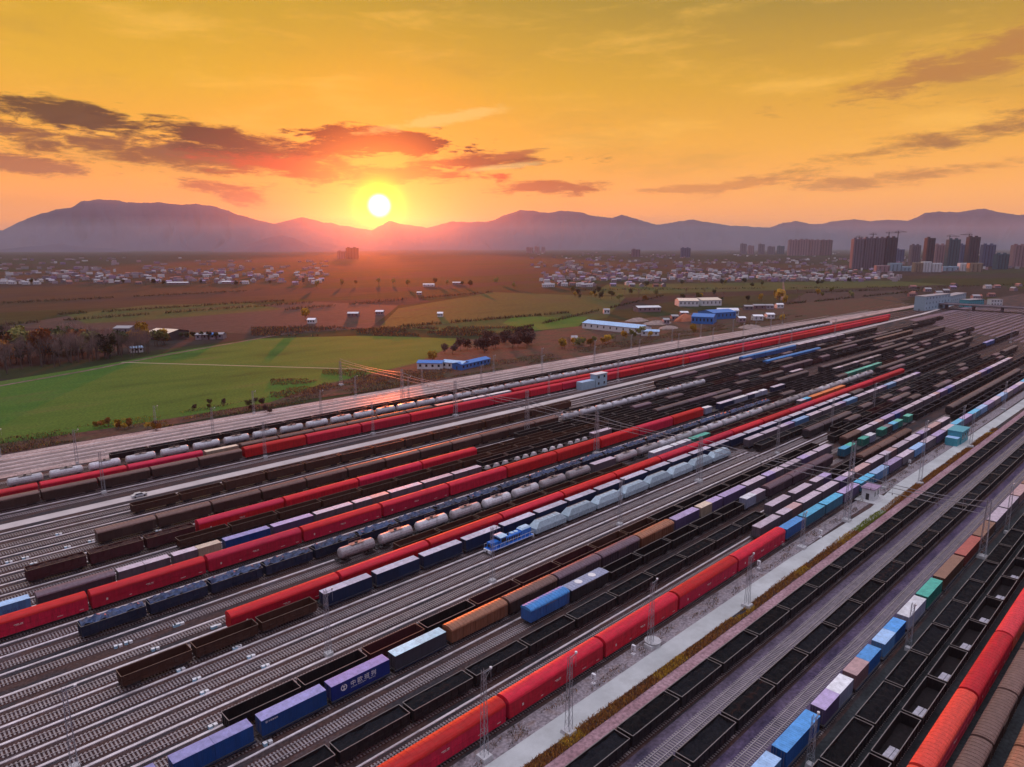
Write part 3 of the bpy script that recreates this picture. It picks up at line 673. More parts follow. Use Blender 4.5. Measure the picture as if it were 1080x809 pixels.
# wagon kinds: object name, label words, category, builder
CN = dict(blue='blue', deepblue='dark blue', brightblue='bright blue', sky='cyan blue', lightblue='pale blue', white='white', cream='cream', pink='pinkish', lilac='lilac', bluew='white topped blue', cyanw='cyan topped black', greypink='pale grey', green='green', orange='orange', brownbox='brown', redbox='brick red', greybox='dark grey')
nobj = {}
def run(y, phrase, segs):
    """one row of rolling stock standing on the track at y; segs = (kind, x0, x1, pitch, option)"""
    count = 0; ccount = 0
    for seg in segs:
        kind, x0, x1, pitch = seg[:4]; opt = seg[4] if len(seg) > 4 else None
        n = max(1, round((x1 - x0) / pitch)); pitch = (x1 - x0) / n
        for i in range(n):
            xc = x0 + (i + .5) * pitch; L = round(pitch - (.8 if math.hypot(x0 + (i + .5) * pitch, y) < 330 else .5), 1)
            if not any(inview(xc + q * pitch * .5, y, z, 12) for q in (-1, 0, 1) for z in (0, 4.5)): continue
            count += 1; dist = math.hypot(xc, y); lod = 0 if dist < 215 else (1 if dist < 330 else 2)
            loc = (xc, y, 0); where = ordinal(count) + ' from near end of ' + phrase; grp = phrase
            sv = int(xc) % 3
            kind = seg[0]
            if kind == 'dark' and lod == 2 and y > 105:
                hb = noise.noise((xc * .021, y * 1.7, 4.2)); kind = 'dark' if hb < .05 else 'box_dark' if hb < .16 else 'coal' if hb < .26 else 'box_purple' if hb < .38 else 'maroon'
            if kind == 'coal':
                o = place('coal_wagon', ('coal', L, sv, lod), lambda: gondola(L, 3.12, lod) | {'coal_load': heap(L, 2.62 + .14 * sv, .45, 1.7 + sv * 3, 'coal', hump=.12 * sv)}, {'body': 'coal_body', 'inside': 'insided'}, loc, lod, 'black coal wagon, ' + where, 'wagon', grp)
            elif kind in ('empty', 'brown', 'maroon', 'dark'):
                bodym = {'empty': 'brown_body', 'brown': 'brown_body', 'maroon': 'maroon_body', 'dark': 'coal_body'}[kind]
                place('open_wagon', (kind, L, lod), lambda: gondola(L, 3.12, lod), {'body': bodym, 'inside': 'insided' if kind == 'dark' else 'inside', 'rim': ('rim' if lod < 2 else 'rimf') if kind == 'dark' else 'rimd'}, loc, lod, {'empty': 'brown', 'brown': 'brown', 'maroon': 'maroon', 'dark': 'dark'}[kind] + ' open wagon, ' + where, 'wagon', grp)
            elif kind == 'stake':
                place('stake_wagon', ('stake', L, sv, lod), lambda: gondola(L, 3.75, lod) | {'load': heap(L, 3.45, .7, 2 + sv * 2.3, 'timberload', 26, 6)}, {'body': 'maroon_body' if y < 200 else 'brown_body', 'inside': 'insided', 'rim': 'rimd'}, loc, lod, 'tall dark brown wagon, ' + where, 'wagon', grp)
            elif kind == 'slabs':
                def mk():
                    g = gondola(L, 3.12, lod); s = MB()
                    for a in range(5):
                        for c in range(2): s.box(-L / 2 + .7 + a * .95, -L / 2 + 1.5 + a * .95, -1.35 + c * .95, -.5 + c * .95, 1.2, 2.1 - .1 * a, 'slab')
                    g['cargo'] = s; return g
                place('open_wagon', ('slabs', L, lod), mk, {'body': 'coal_body', 'inside': 'insided'}, loc, lod, 'open wagon holding pale slabs, ' + where, 'wagon', grp)
            elif kind == 'lumps':
                def mk():
                    g = gondola(L, 2.5, lod); s = MB()
                    for a in range(3):
                        x = -L / 2 + 2 + a * L / 3.2; s.frustum((x - 1.0, x + 1.0, -1.1, 1.1), 1.3, (x - .6, x + .6, -.6, .6), 3.1, 'lumpg' if sv == 0 else 'lump')
                    g['cargo'] = s; return g
                place('open_wagon', ('lumps', L, sv, lod), mk, {'body': 'coal_body', 'inside': 'insided'}, loc, lod, 'low wagon carrying pale bundles, ' + where, 'wagon', grp)
            elif kind == 'tarp':
                place('covered_wagon', ('tarp', L, sv, lod), lambda: gondola(L, 3.35, lod) | {'tarpaulin': heap(L, 3.40, .8, 3 + sv, 'tarp', 30, 8, .45)}, {'body': 'navy_body', 'inside': 'insided'}, loc, lod, 'navy covered wagon, ' + where, 'wagon', grp)
            elif kind.startswith('box'):
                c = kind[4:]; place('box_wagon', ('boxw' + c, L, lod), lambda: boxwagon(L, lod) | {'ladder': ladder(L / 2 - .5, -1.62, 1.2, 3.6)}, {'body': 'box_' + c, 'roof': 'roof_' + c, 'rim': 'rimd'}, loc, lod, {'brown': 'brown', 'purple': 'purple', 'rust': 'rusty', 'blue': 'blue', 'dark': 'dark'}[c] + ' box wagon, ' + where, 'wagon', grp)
            elif kind in ('carrier', 'carriero'):
                bm_ = 'carrier_red' if kind == 'carrier' else 'carrier_orange'
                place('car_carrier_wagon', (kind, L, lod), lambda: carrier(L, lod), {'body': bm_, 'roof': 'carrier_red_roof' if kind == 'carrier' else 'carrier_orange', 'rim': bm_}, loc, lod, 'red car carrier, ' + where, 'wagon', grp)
            elif kind == 'disc':
                def mk():
                    g = boxwagon(L, lod, top=3.9); d = MB()
                    for x in (-2.6, 2.2): d.cyl((x, 0, 3.86), (x, 0, 4.0), .95, 16, 'whitep')
                    g['hatch'] = d; return g
                place('box_wagon', ('disc', L, lod), mk, {'body': 'box_dark', 'roof': 'greyblue_top', 'rim': 'rimd'}, loc, lod, 'grey box wagon with two round white hatches behind the bright blue one', 'wagon', grp)
            elif kind.startswith('tank'):
                c = kind[5:]; c = c or 'white'
                place('tank_wagon', ('tankw' + c, L, lod), lambda: tank(L, lod), {'body': 'tank_' + c}, loc, lod, {'white': 'white', 'grey': 'grimy grey', 'black': 'black'}[c] + ' tank wagon, ' + where, 'wagon', grp)
            elif kind in ('hopper', 'hopperb'):
                place('hopper_wagon', (kind, L, lod), lambda: hopper(L, lod), {'body': 'hopper_blue' if kind == 'hopper' else 'box_blue', 'roof': 'hopper_blue' if kind == 'hopper' else 'roof_blue'}, loc, lod, ('pale blue' if kind == 'hopper' else 'deep blue') + ' hopper wagon, ' + where, 'wagon', grp)
            elif kind == 'flat' or kind == 'c':
                place('flat_wagon', ('flat', L, lod), lambda: flat(L, lod), {'body': 'navy_body'}, loc, lod, 'dark flat wagon, ' + where, 'wagon', grp)
                if kind == 'c':
                    cs = opt[i % len(opt)]
                    if isinstance(cs, str): cs = (cs,)
                    for q, cc in enumerate(cs):
                        if cc is None: continue
                        if len(cs) == 2: cl = min(6.06, L / 2 - .06); cx = xc + (-1 if q == 0 else 1) * (cl / 2 + .05)
                        else: cl = L - .25; cx = xc
                        ccount += 1
                        gm = 'brightblue' == cc
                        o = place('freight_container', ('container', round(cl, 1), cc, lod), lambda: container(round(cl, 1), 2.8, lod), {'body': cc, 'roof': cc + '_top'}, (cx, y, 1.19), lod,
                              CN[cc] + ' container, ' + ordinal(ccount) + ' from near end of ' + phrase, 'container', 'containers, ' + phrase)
                        marks.append((o, cx, y, cl, cc))
marks = []
B2 = ('blue', 'blue'); pale = ('greypink', 'greypink')
run(13, 'rusty row in the corner', [('box_rust', 93, 137, 14.7)])
run(18.3, 'brown row beside the orange carriers', [('box_brown', 86, 240, 17)])
run(23, 'orange red row near the corner', [('carriero', 80, 132, 26), ('carrier', 132, 158, 26), ('carriero', 158, 340, 26)])
run(28.2, 'half empty row beside orange carriers', [('slabs', 78, 400, 14)])
run(33.1, 'coal row right of mixed containers', [('coal', 85, 560, 14)])
run(39.4, 'mixed container row between coal rows', [('c', 66.5, 80.6, 14, [('blue', 'brightblue')]), ('c', 80.6, 94.6, 14, [('brightblue', 'lightblue')]), ('c', 94.7, 108.5, 14, [('brightblue', 'brightblue')]), ('c', 109, 122.6, 14, [('lilac', 'white')]), ('c', 122.9, 136, 14, [('pink', 'brightblue')]), ('c', 136.5, 151, 14, [('lightblue', 'brightblue')]),
    ('c', 151.4, 163.6, 14, ['white']), ('c', 163.6, 175.6, 14, ['green']), ('c', 176, 193.3, 17, ['brownbox']), ('c', 193.4, 210, 17, ['redbox']), ('c', 210, 560, 14.5, ['brownbox', 'greypink', 'greypink', 'pink', 'brownbox'])])
run(49.1, 'second coal row from pinkish ballast', [('coal', 70.3, 620, 13.75)])
run(58.9, 'first coal row beyond orange scrub', [('coal', 54, 760, 14)])
run(77.6, 'red and blue row beside the road', [('carrier', -5, 177, 26), ('c', 177.6, 189.8, 14, ['brightblue']), ('c', 189.8, 203.8, 14, ['sky']), ('c', 203.8, 500, 13.5, ['sky', 'lilac', 'sky', 'lightblue', 'lilac', 'greypink', 'lightblue', 'greypink', 'lilac', 'greypink'])])
run(83, 'pale container row behind cyan ones', [('c', 173, 352, 13.7, [pale, ('greypink', 'pink'), 'greypink', pale, ('lilac', 'greypink'), 'pink']), ('dark', 362, 560, 14)])
run(88.2, 'coal row behind the long red train', [('coal', 19, 187, 13.9), ('c', 190, 236, 15.3, [pale, pale, ('greypink', 'lilac')]), ('dark', 238, 262, 12), ('box_brown', 262, 316, 18), ('box_dark', 374, 520, 16)])
run(96.3, 'row led by a blue box wagon', [('box_blue', 97.5, 110.6, 13), ('disc', 110.6, 124.6, 14), ('dark', 124.8, 190, 13.1), ('c', 190, 205.4, 15, [('white', 'greypink')]), ('box_purple', 205.6, 256, 16.8), ('c', 266, 346, 13.4, [('sky', 'green'), (None, 'green'), ('white', None), ('green', 'greybox')]), ('dark', 350, 600, 14)])
run(102, 'blue container and rusty van row', [('c', 12.5, 26.8, 14, [B2]), ('c', 27.2, 40.7, 14, [B2]), ('c', 41, 53.7, 14, ['blue']), ('c', 53.7, 66.8, 14, ['deepblue']), ('c', 67, 80.5, 14, [('cyanw', 'cyanw')]), ('box_rust', 80.7, 96.9, 16), ('box_brown', 96.9, 112.8, 16), ('box_purple', 112.8, 145, 16), ('box_rust', 145, 161, 16),
    ('c', 161.5, 175, 14, [('lilac', 'lilac')]), ('c', 175, 188, 14, [('cream', 'lilac')]), ('c', 188, 202.6, 14, ['lilac']), ('c', 202.6, 270, 13.5, [pale, ('lilac', 'greypink')]), ('box_brown', 283, 299, 16), ('c', 299, 572, 14, [pale, ('greypink', 'pink'), 'lilac', ('blue', 'lilac'), 'greypink', pale])])
run(107.3, 'open row behind blue containers', [('dark', 37.8, 65, 13.7), ('maroon', 65, 78.6, 13.7), ('dark', 78.6, 92.3, 13.7), ('maroon', 92.3, 133.5, 13.7), ('brown', 133.5, 160, 13.7), ('dark', 160, 270, 13.7), ('dark', 285, 600, 13.7)])
run(112.3, 'dark row starting mid yard', [('dark', 300, 640, 13.7)])
run(117.4, 'dark row starting beside pale walkway', [('box_dark', 284, 330, 15), ('dark', 330, 560, 13.7)])
run(122.5, 'coal row behind open yard tracks', [('coal', 252, 578, 13.7)])
run(127.5, 'row led by the blue locomotive', [('hopper', 131.6, 239, 13.4), ('c', 252, 465, 14.2, [pale, 'greypink', ('greypink', 'lilac'), 'lightblue'])])
run(132.6, 'blue container row behind locomotive', [('empty', 28.8, 68.5, 13.25), ('c', 69.5, 371, 13.7, [('bluew', 'bluew')]), ('dark', 373, 640, 13.7), ('c', 640, 668, 14, ['blue']), ('dark', 668, 754, 14)])
run(137.5, 'long crimson row behind blue containers', [('carrier', 51, 467, 26)])
run(143.5, 'brown row behind long crimson row', [('empty', 97.5, 196, 14), ('c', 211, 225, 14, ['white']), ('c', 225, 237.6, 14, ['white']), ('c', 238, 252, 14, ['green']), ('maroon', 253, 333, 13.5), ('c', 335, 349, 14, [('greypink', 'sky')]), ('c', 349, 392, 14.3, ['orange']), ('dark', 392, 640, 14)])
run(149.8, 'long tank row in mid yard', [('tank_grey', 83.8, 108, 12.1), ('tank_white', 108, 120.4, 12.3), ('tank_grey', 120.4, 133, 12.3), ('tank_white', 133, 158, 12.3), ('tank_grey', 158, 184, 12.3), ('c', 184.5, 197.5, 13, ['greypink']), ('tank_grey', 197.5, 225, 12.3), ('tank_white', 225, 310, 12.3), ('tank_grey', 310, 375, 12.3), ('tank_white', 375, 452, 12.3), ('box_dark', 462, 676, 16)])
run(156.3, 'navy covered row beside the tanks', [('tarp', 28, 330, 13.2), ('dark', 330, 428, 14), ('c', 428, 486, 14.4, ['green']), ('dark', 486, 700, 14)])
run(162, 'dark row behind navy covered row', [('dark', 300, 720, 14)])
run(168, 'tall red row behind navy wagons', [('carrier', -18, 287, 25.6), ('c', 288, 372, 14, [('white', None), 'bluew', 'white', ('bluew', 'white')]), ('dark', 372, 440, 14), ('c', 440, 520, 14, [('greybox', 'greypink'), 'greybox']), ('dark', 522, 760, 14)])
run(176, 'mixed row behind tall red row', [('c', 9.5, 24, 14, ['lightblue']), ('box_purple', 24.3, 40.6, 16), ('c', 40.6, 53, 14, [('greypink', 'greypink')]), ('c', 53, 65.6, 14, [('greypink', 'cream')]), ('c', 65.8, 79, 14, ['blue']), ('c', 79, 92, 14, ['lilac']), ('c', 92, 156, 12.8, [pale, ('greypink', 'pink'), pale, 'greypink']), ('lumps', 157, 216, 14.6), ('c', 216, 229, 13, ['greypink']), ('dark', 230, 420, 14), ('box_dark', 440, 600, 16)])
run(181.5, 'low dark row in mid yard', [('dark', 160, 405, 14), ('c', 410, 426, 15, ['greypink']), ('dark', 560, 700, 14)])
run(186.8, 'brown row before upper red wagons', [('empty', 58, 240, 14), ('dark', 240, 410, 14), ('box_dark', 560, 740, 15)])
run(192.5, 'row of the six upper red wagons', [('stake', 25.3, 65, 13.3), ('carrier', 65.3, 168, 25.7), ('empty', 168, 210, 14), ('dark', 210, 620, 14)])
run(199, 'dark row behind upper red wagons', [('dark', 196, 560, 14), ('box_brown', 600, 690, 16)])
run(205.5, 'brown van row before white tanks', [('box_brown', 43.6, 228, 15.35), ('tank_white', 231, 353, 11.9), ('dark', 354, 505, 14), ('box_dark', 506, 684, 16)])
run(211, 'dark row behind white tanks', [('dark', 240, 436, 14), ('box_blue', 437, 522, 15), ('dark', 540, 800, 14)])
run(217, 'short black row beside white tanks', [('coal', 324, 382, 14), ('coal', 384, 450, 14), ('dark', 460, 660, 14), ('dark', 760, 850, 14)])
run(222.5, 'long brown row beside upper road', [('brown', 57.2, 85, 13.9), ('stake', 85, 256, 13.9), ('dark', 330, 440, 14)])
run(229.5, 'row along the upper road', [('box_blue', 440, 522, 15.5), ('c', 526, 617, 14, [pale, 'greypink']), ('box_dark', 617, 692, 15)])
run(253, 'red row just beyond upper road', [('box_brown', 8, 104.6, 16.4), ('carrier', 105, 794, 25.7)])
run(260, 'low red row behind tall one', [('carrier', 15.5, 93, 25.7), ('c', 93.4, 106.6, 13, ['cream']), ('box_brown', 107, 200, 15.5), ('c', 202, 252, 16.5, ['pink', 'white', 'white']), ('carrier', 253, 820, 25.8)])
run(273, 'white tank row near the fields', [('tank_white', 34, 700, 11.8)])
run(284, 'black row nearest the mainline', [('coal', 68, 720, 14)])

# the blue locomotive
def loco(x, y):
    o = link('diesel_locomotive', None, None, (x, y, 0)); tag(o, 'bright blue diesel locomotive heading the pale blue hoppers', 'locomotive')
    MT['locoblue'] = mat('loco_blue', (.02, .17, .62), .35, var=.15, dirt=(.02, .08, .25)); MT['locopale'] = mat('loco_pale_roof', (.42, .62, .78), .4); MT['locowhite'] = mat('loco_white', (.75, .78, .82), .4)
    f = MB(); f.box(-7.8, 7.8, -1.5, 1.5, 1.15, 1.5, 'locoblue'); f.box(-2.6, 2.6, -1.2, 1.2, .45, 1.15, 'metal'); link('frame', f.mesh('frame'), o)
    f = MB()
    for s in (-1, 1): f.box(-7.8, 7.8, min(s * 1.5, s * 1.53), max(s * 1.5, s * 1.53), 1.28, 1.44, 'locowhite')
    link('stripe', f.mesh('stripe'), o)
    n = MB(); n.box(-7.3, -4.6, -.95, .95, 1.5, 3.15, 'locoblue'); n.box(-7.34, -7.3, -.6, .6, 1.9, 2.7, 'metal'); link('nose', n.mesh('nose'), o)
    c = MB(); c.box(-4.6, -2.3, -1.45, 1.45, 1.5, 4.05, 'locoblue'); c.prismx(archprof(1.55, 4.02, 4.1, 4.35, 6), -4.75, -2.15, 'locopale'); c_ = link('cab', c.mesh('cab'), o)
    for s in (-1, 1):
        w = MB(); w.box(-4.3, -2.6, min(s * 1.45, s * 1.48), max(s * 1.45, s * 1.48), 2.75, 3.7, 'glass'); link('window', w.mesh('window'), c_)
    w = MB(); w.box(-4.63, -4.6, -1.25, 1.25, 3.2, 3.85, 'glass'); link('window', w.mesh('window'), c_)
    h = MB(); h.box(-2.3, 3.6, -.95, .95, 1.5, 3.35, 'locoblue', top='locoblue'); h.box(3.6, 7.2, -1.1, 1.1, 1.5, 3.7, 'locoblue', top='locopale')
    for k in range(6): h.box(-2.0 + k * .9, -1.4 + k * .9, -.98, -.95, 1.8, 3.0, 'metal')
    h.frustum((3.7, 7.1, -1.05, 1.05), 3.7, (4.1, 6.8, -.7, .7), 4.15, 'locopale'); link('hood', h.mesh('hood'), o)
    e = MB(); e.cyl((-.6, 0, 3.3), (-.6, 0, 3.9), .25, 8, 'metal'); e.box(.3, 1.3, -.5, .5, 3.36, 3.66, 'locopale'); e.cyl((2.4, 0, 3.35), (2.4, 0, 3.6), .6, 10, 'locopale'); link('exhaust', e.mesh('exhaust'), o)
    for s in (-1, 1):
        r = MB(); r.bar((-7.7, s * 1.46, 2.5), (7.7, s * 1.46, 2.5), .045, 'locowhite')
        for k in range(11): r.bar((-7.7 + k * 1.54, s * 1.46, 1.5), (-7.7 + k * 1.54, s * 1.46, 2.5), .035, 'locowhite')
        link('handrail', r.mesh('handrail'), o)
        q = MB()
        for x_ in (-1.6, 0, 1.6):
            for t in (-.75, .75): q.cyl((x_, t - .07, .62), (x_, t + .07, .62), .46, 12, 'wheel')
        for t in (-1.05, 1.05): q.box(-2.2, 2.2, t - .1, t + .1, .5, .95, 'metal')
        link('bogie', q.mesh('bogie'), o, (s * 4.9, 0, 0))
        g = MB(); g.box(s * 7.95 - .15, s * 7.95 + .15, -1.4, 1.4, .6, 1.45, 'locowhite'); g.box(s * 8.2 - .2, s * 8.2 + .2, -.2, .2, .85, 1.15, 'metal'); link('buffer_beam', g.mesh('buffer'), o)
loco(123.2, 127.5)

# writing on the containers
MT['_txt'] = mat('white_lettering', (.78, .78, .80), .5, var=.05); MT['_txtb'] = mat('navy_lettering', (.05, .05, .22), .5)
def text(s, size, loc, parent, m, spacing=1.0, name='lettering'):
    c = bpy.data.curves.new(name, 'FONT'); c.body = s; c.size = size; c.extrude = .004; c.align_x = 'LEFT'; c.space_character = spacing
    t = bpy.data.objects.new(name, c); col.objects.link(t); bpy.context.view_layer.update()
    me = bpy.data.meshes.new_from_object(t.evaluated_get(bpy.context.evaluated_depsgraph_get())); bpy.data.objects.remove(t); me.materials.clear(); me.materials.append(MT[m])
    o = bpy.data.objects.new(name, me); col.objects.link(o); o.rotation_euler = (math.pi / 2, 0, 0); o.location = loc; o.parent = parent; return o
def emblem(x, z, r, y, parent):
    b = MB()
    for k in range(18):       # ring
        a0, a1 = math.tau * k / 18, math.tau * (k + 1) / 18
        if 4 <= k <= 4: continue
        p = [(x + math.cos(a) * q, y, z + math.sin(a) * q) for a, q in ((a0, r), (a1, r), (a1, r * .76), (a0, r * .76))]; b.face(p, '_txt')
    b.box(x - r * .12, x + r * .12, y - .008, y, z - r * .95, z + r * .1, '_txt'); b.box(x - r * .42, x + r * .42, y - .009, y, z + r * .18, z + r * .5, '_txt'); b.box(x - r * .4, x + r * .4, y - .009, y, z - r * .6, z - r * .42, '_txt')
    return link('emblem', b.mesh('emblem'), parent)
for o, cx, y, cl, cc in marks:
    if abs(y - 102) < .1 and abs(cx - 60.2) < 1.5 and cl > 10:
        o['label'] = 'dark blue container with white emblem and four large characters beside the white ones'
        emblem(-3.6, 1.62, .62, -1.228, o); text('中欧班列', 1.12, (-2.3, -1.226, 1.30), o, '_txt', 1.55); text('CHINA RAILWAY   Express', .34, (-2.2, -1.226, .85), o, '_txt', 1.3)
        o.children
    if abs(y - 102) < .1 and abs(cx - 47.3) < 1.5 and cl > 10:
        o['label'] = 'long blue container with small white writing, beside the dark blue emblem container'
        emblem(-5.0, 2.25, .2, -1.228, o); text('中铁集装箱', .32, (-4.7, -1.226, 2.12), o, '_txt', 1.1)
    if abs(y - 176) < .1 and cx < 24 and cl > 10:
        text('CRI 07', 1.0, (1.6, -1.226, .9), o, '_txtb', 1.1)

# ------------------------------------------------------------------ masts
def lattice(h, w0, w1, r=.055, key='steel'):
    b = MB(); n = max(5, int(h / 1.5))
    def c(k, i):
        t = k / n; w = w0 + (w1 - w0) * t; sx, sy = ((-1, -1), (1, -1), (1, 1), (-1, 1))[i % 4]; return (sx * w / 2, sy * w / 2, .6 + (h - .6) * t)
    for i in range(4): b.bar(c(0, i), c(n, i), r, key)
    for k in range(n):
        for i in range(4):
            b.bar(c(k, i), c(k + 1, i + 1), r * .55, key)
        if k % 2: 
            for i in range(4): b.bar(c(k, i), c(k, i + 1), r * .55, key)
    return b
def block(w, h, key='conc'):
    b = MB(); b.frustum((-w / 2, w / 2, -w / 2, w / 2), -.3, (-w * .42, w * .42, -w * .42, w * .42), h, key); return b
LAT = {}
def mast(x, y, h, label, kind='lamp', group='steel masts between the tracks', base=1.6):
    o = link('lattice_mast', None, None, (x, y, 0)); tag(o, label, 'mast', group)
    k = (round(h), kind == 'tall')
    if k not in LAT: LAT[k] = lattice(h, 1.5 if kind == 'tall' else .95, .8 if kind == 'tall' else .5, .08 if kind == 'tall' else .045).mesh('tower')
    link('tower', LAT[k], o)
    if ('b', base) not in LAT: LAT[('b', base)] = block(base, .7).mesh('base')
    link('base', LAT[('b', base)], o)
    if kind == 'lamp':
        if 'arm' not in LAT:
            b = MB(); b.bar((0, 0, 0), (1.5, 0, 0.2), .05, 'steel'); b.bar((1.5, 0, .2), (1.5, 0, -2.2), .035, 'steel'); b.bar((0, 0, -1.5), (1.5, 0, .2), .03, 'steel'); LAT['arm'] = b.mesh('arm')
            b = MB(); b.cyl((1.5, 0, .2), (1.5, 0, .5), .22, 8, 'lampglass'); LAT['lamp'] = b.mesh('lamp')
        a = link('arm', LAT['arm'], o, (0, 0, h - .6)); link('lamp', LAT['lamp'], a)
    return o
for k, x in enumerate((18, 62, 106, 156, 256, 306, 356)):
    mast(x, 115.6 if x != 256 else 116, 14, f'{ordinal(k + 1)} nearest lattice mast along the empty tracks'.replace('nearest ', '') + ', counted from near side')
RM = [(65, 73, 15.5, 'tall mast with lamp between red train and road, near its white block'), (110, 73, 14.5, 'lattice mast standing on the white round base beside the red train'), (178, 72, 10.2, 'short mast between blue containers and road, before the white kiosk'),
      (229 + 15, 73.5, 12, 'slim mast beyond the white kiosk beside the cyan containers'), (332, 72.6, 13.8, 'mast rising behind the teal hut'), (405, 72.5, 14, 'lone mast far along the road beyond the teal hut')]
for x, y, h, l in RM: mast(x, y, h, l, base=2.2)
for x, y, h, l in [(79, 67.6, 14.4, 'lattice mast on pale concrete block at the road edge by orange scrub'), (139, 67.2, 12.5, 'lattice mast at the road edge in the middle of the scrub strip'), (257, 66.4, 22, 'tall lattice mast at the road edge past the kiosk'), (320, 66.4, 14, 'lattice mast at the road edge opposite the teal hut')]:
    mast(x, y, h, l, base=2.2)
for x, y, h, l in [(146, 36.3, 9.5, 'lattice mast beside the white container of the mixed row'), (229, 36.3, 14.5, 'lattice mast beside far brown containers of the mixed row'), (100, 36.3, 9, 'lattice mast beside the blue containers at the lower edge'), (290, 36.3, 14, 'far lattice mast beside the mixed container row')]:
    mast(x, y, h, l, base=1.2)
for k, x in enumerate((57, 112, 160, 270, 330, 400, 480, 560)): mast(x, 249.2, 14 if x < 200 else 12, f'{ordinal(k + 1)} mast counted from near end between red row and upper road')
for k in range(14): mast(40 + k * 50 + (k % 2) * 6, 320.5, 11, f'{ordinal(k + 1)} mast from near end beside the wheat field edge', group='catenary masts by the mainline', base=1.0)
for k in range(12): mast(59 + k * 50, 290.8, 13, f'{ordinal(k + 1)} mast from near end along inner side of mainline', group='catenary masts by the mainline', base=1.0)
for x, y in ((520, 240.5), (640, 246), (690, 124.9), (880, 200)): mast(x, y, 14, {520: 'far mast beside the upper road near pale containers', 640: 'distant mast near the end of red row', 690: 'distant mast beyond the dark rows', 880: 'most distant mast close to the overpass'}[x])
# masts of the cross-span over the yard, and its wires
SPX = 206
SP_M = [(37, 16, 'tall mast at near end of the cross span beside mixed containers'), (71, 24.4, 'tallest lattice mast, between cyan containers and road'), (120, 16.5, 'cross span mast beside the empty tracks'), (164.8, 17, 'cross span mast behind the navy wagons'), (202.4, 19.5, 'thick cross span mast behind the white tanks'), (249.6, 17, 'cross span mast beside the upper road'), (292, 17, 'cross span mast beside the black wagons by mainline'), (352, 14, 'last cross span mast out in the scrub')]
for y, h, l in SP_M: mast(SPX, y, h, l, 'tall', 'tall masts of the cross span', 2.4)
b = MB()
for (y0, *_), (y1, *_) in zip(SP_M, SP_M[1:]):
    for z, sag, r in ((15.2, 1.2, .10), (13.4, .3, .11), (11.6, .0, .09)):
        n = 8
        for k in range(n):
            t0, t1 = k / n, (k + 1) / n; f = lambda t: z - sag * 4 * t * (1 - t)
            b.bar((0, y0 + (y1 - y0) * t0, f(t0)), (0, y0 + (y1 - y0) * t1, f(t1)), r, 'steel')
    m_ = int((y1 - y0) / 5.2)
    for k in range(1, m_):
        t = k / m_; y_ = y0 + (y1 - y0) * t; b.bar((0, y_, 15.2 - 1.2 * 4 * t * (1 - t)), (0, y_, 11.6), .03, 'steel'); b.cyl((0, y_, 11.0), (0, y_, 11.6), .09, 6, 'metal')
tag(link('cross_span_wire', b.mesh('span'), None, (SPX, 0, 0)), 'grey span wires strung across the whole yard between the tall masts', 'wire')
# round white base
b = MB(); b.cyl((0, 0, -.2), (0, 0, .9), 1.6, 24, 'conc'); b.cyl((0, 0, .9), (0, 0, 1.02), 1.68, 24, 'conc'); o = link('round_chamber', b.mesh('drum'), None, (111, 75.0 - 1.9, 0)); tag(o, 'round white concrete chamber at the foot of a mast by the red train', 'chamber')
# dwarf signals
def signal(x, y, l):
    o = link('dwarf_signal', None, None, (x, y, 0)); tag(o, l, 'signal', 'small white signals beside the road')
    b = MB(); b.box(-.35, .35, -.35, .35, -.1, .35, 'whitep'); b.bar((0, 0, .3), (0, 0, 1.1), .08, 'whitep'); link('post', b.mesh('post'), o)
    b = MB(); b.box(-.22, .22, -.4, .4, 1.1, 2.2, 'whitep'); b.cyl((-.24, 0, 1.4), (-.22, 0, 1.4), .13, 8, 'glass'); b.cyl((-.24, 0, 1.85), (-.22, 0, 1.85), .13, 8, 'glass'); link('head', b.mesh('head'), o)
for k, (px, py) in enumerate(((626, 722), (668, 691), (865, 567), (953, 490), (800, 600))): p = at(px, py); signal(p.x, min(p.y, 75.4), f'{ordinal(k + 1)} small white signal along the gravel beside the red train')
# point machines in the open tracks
PM = [(182, 657), (189, 663), (194, 664), (228, 665), (120, 678), (133, 677), (164, 687), (189, 707), (205, 716), (248, 684), (263, 693), (278, 703), (215, 732), (224, 768), (345, 712), (281, 785), (10, 596), (33, 593), (68, 575), (60, 563), (97, 573), (25, 588), (250, 684), (163, 558), (335, 632), (225, 658)]
b = MB(); b.box(-.55, .05, -.35, .35, -.05, .5, 'cyanp', top='whitep'); b.box(.35, .95, -.3, .3, -.05, .42, 'whitep'); b.box(-.1, .9, .4, .7, -.05, .25, 'conc'); pmm = b.mesh('point_machine')
for k, (px, py) in enumerate(PM):
    p = at(px, py); ty = min(TRACK_Y, key=lambda t: abs(t - 1.9 - p.y)); tag(link('point_machine', pmm, None, (p.x, ty - 1.95, 0), random.uniform(-.1, .1)), 'small white point machine box beside the empty yard tracks', 'point machine', 'white point machine boxes on the open tracks')

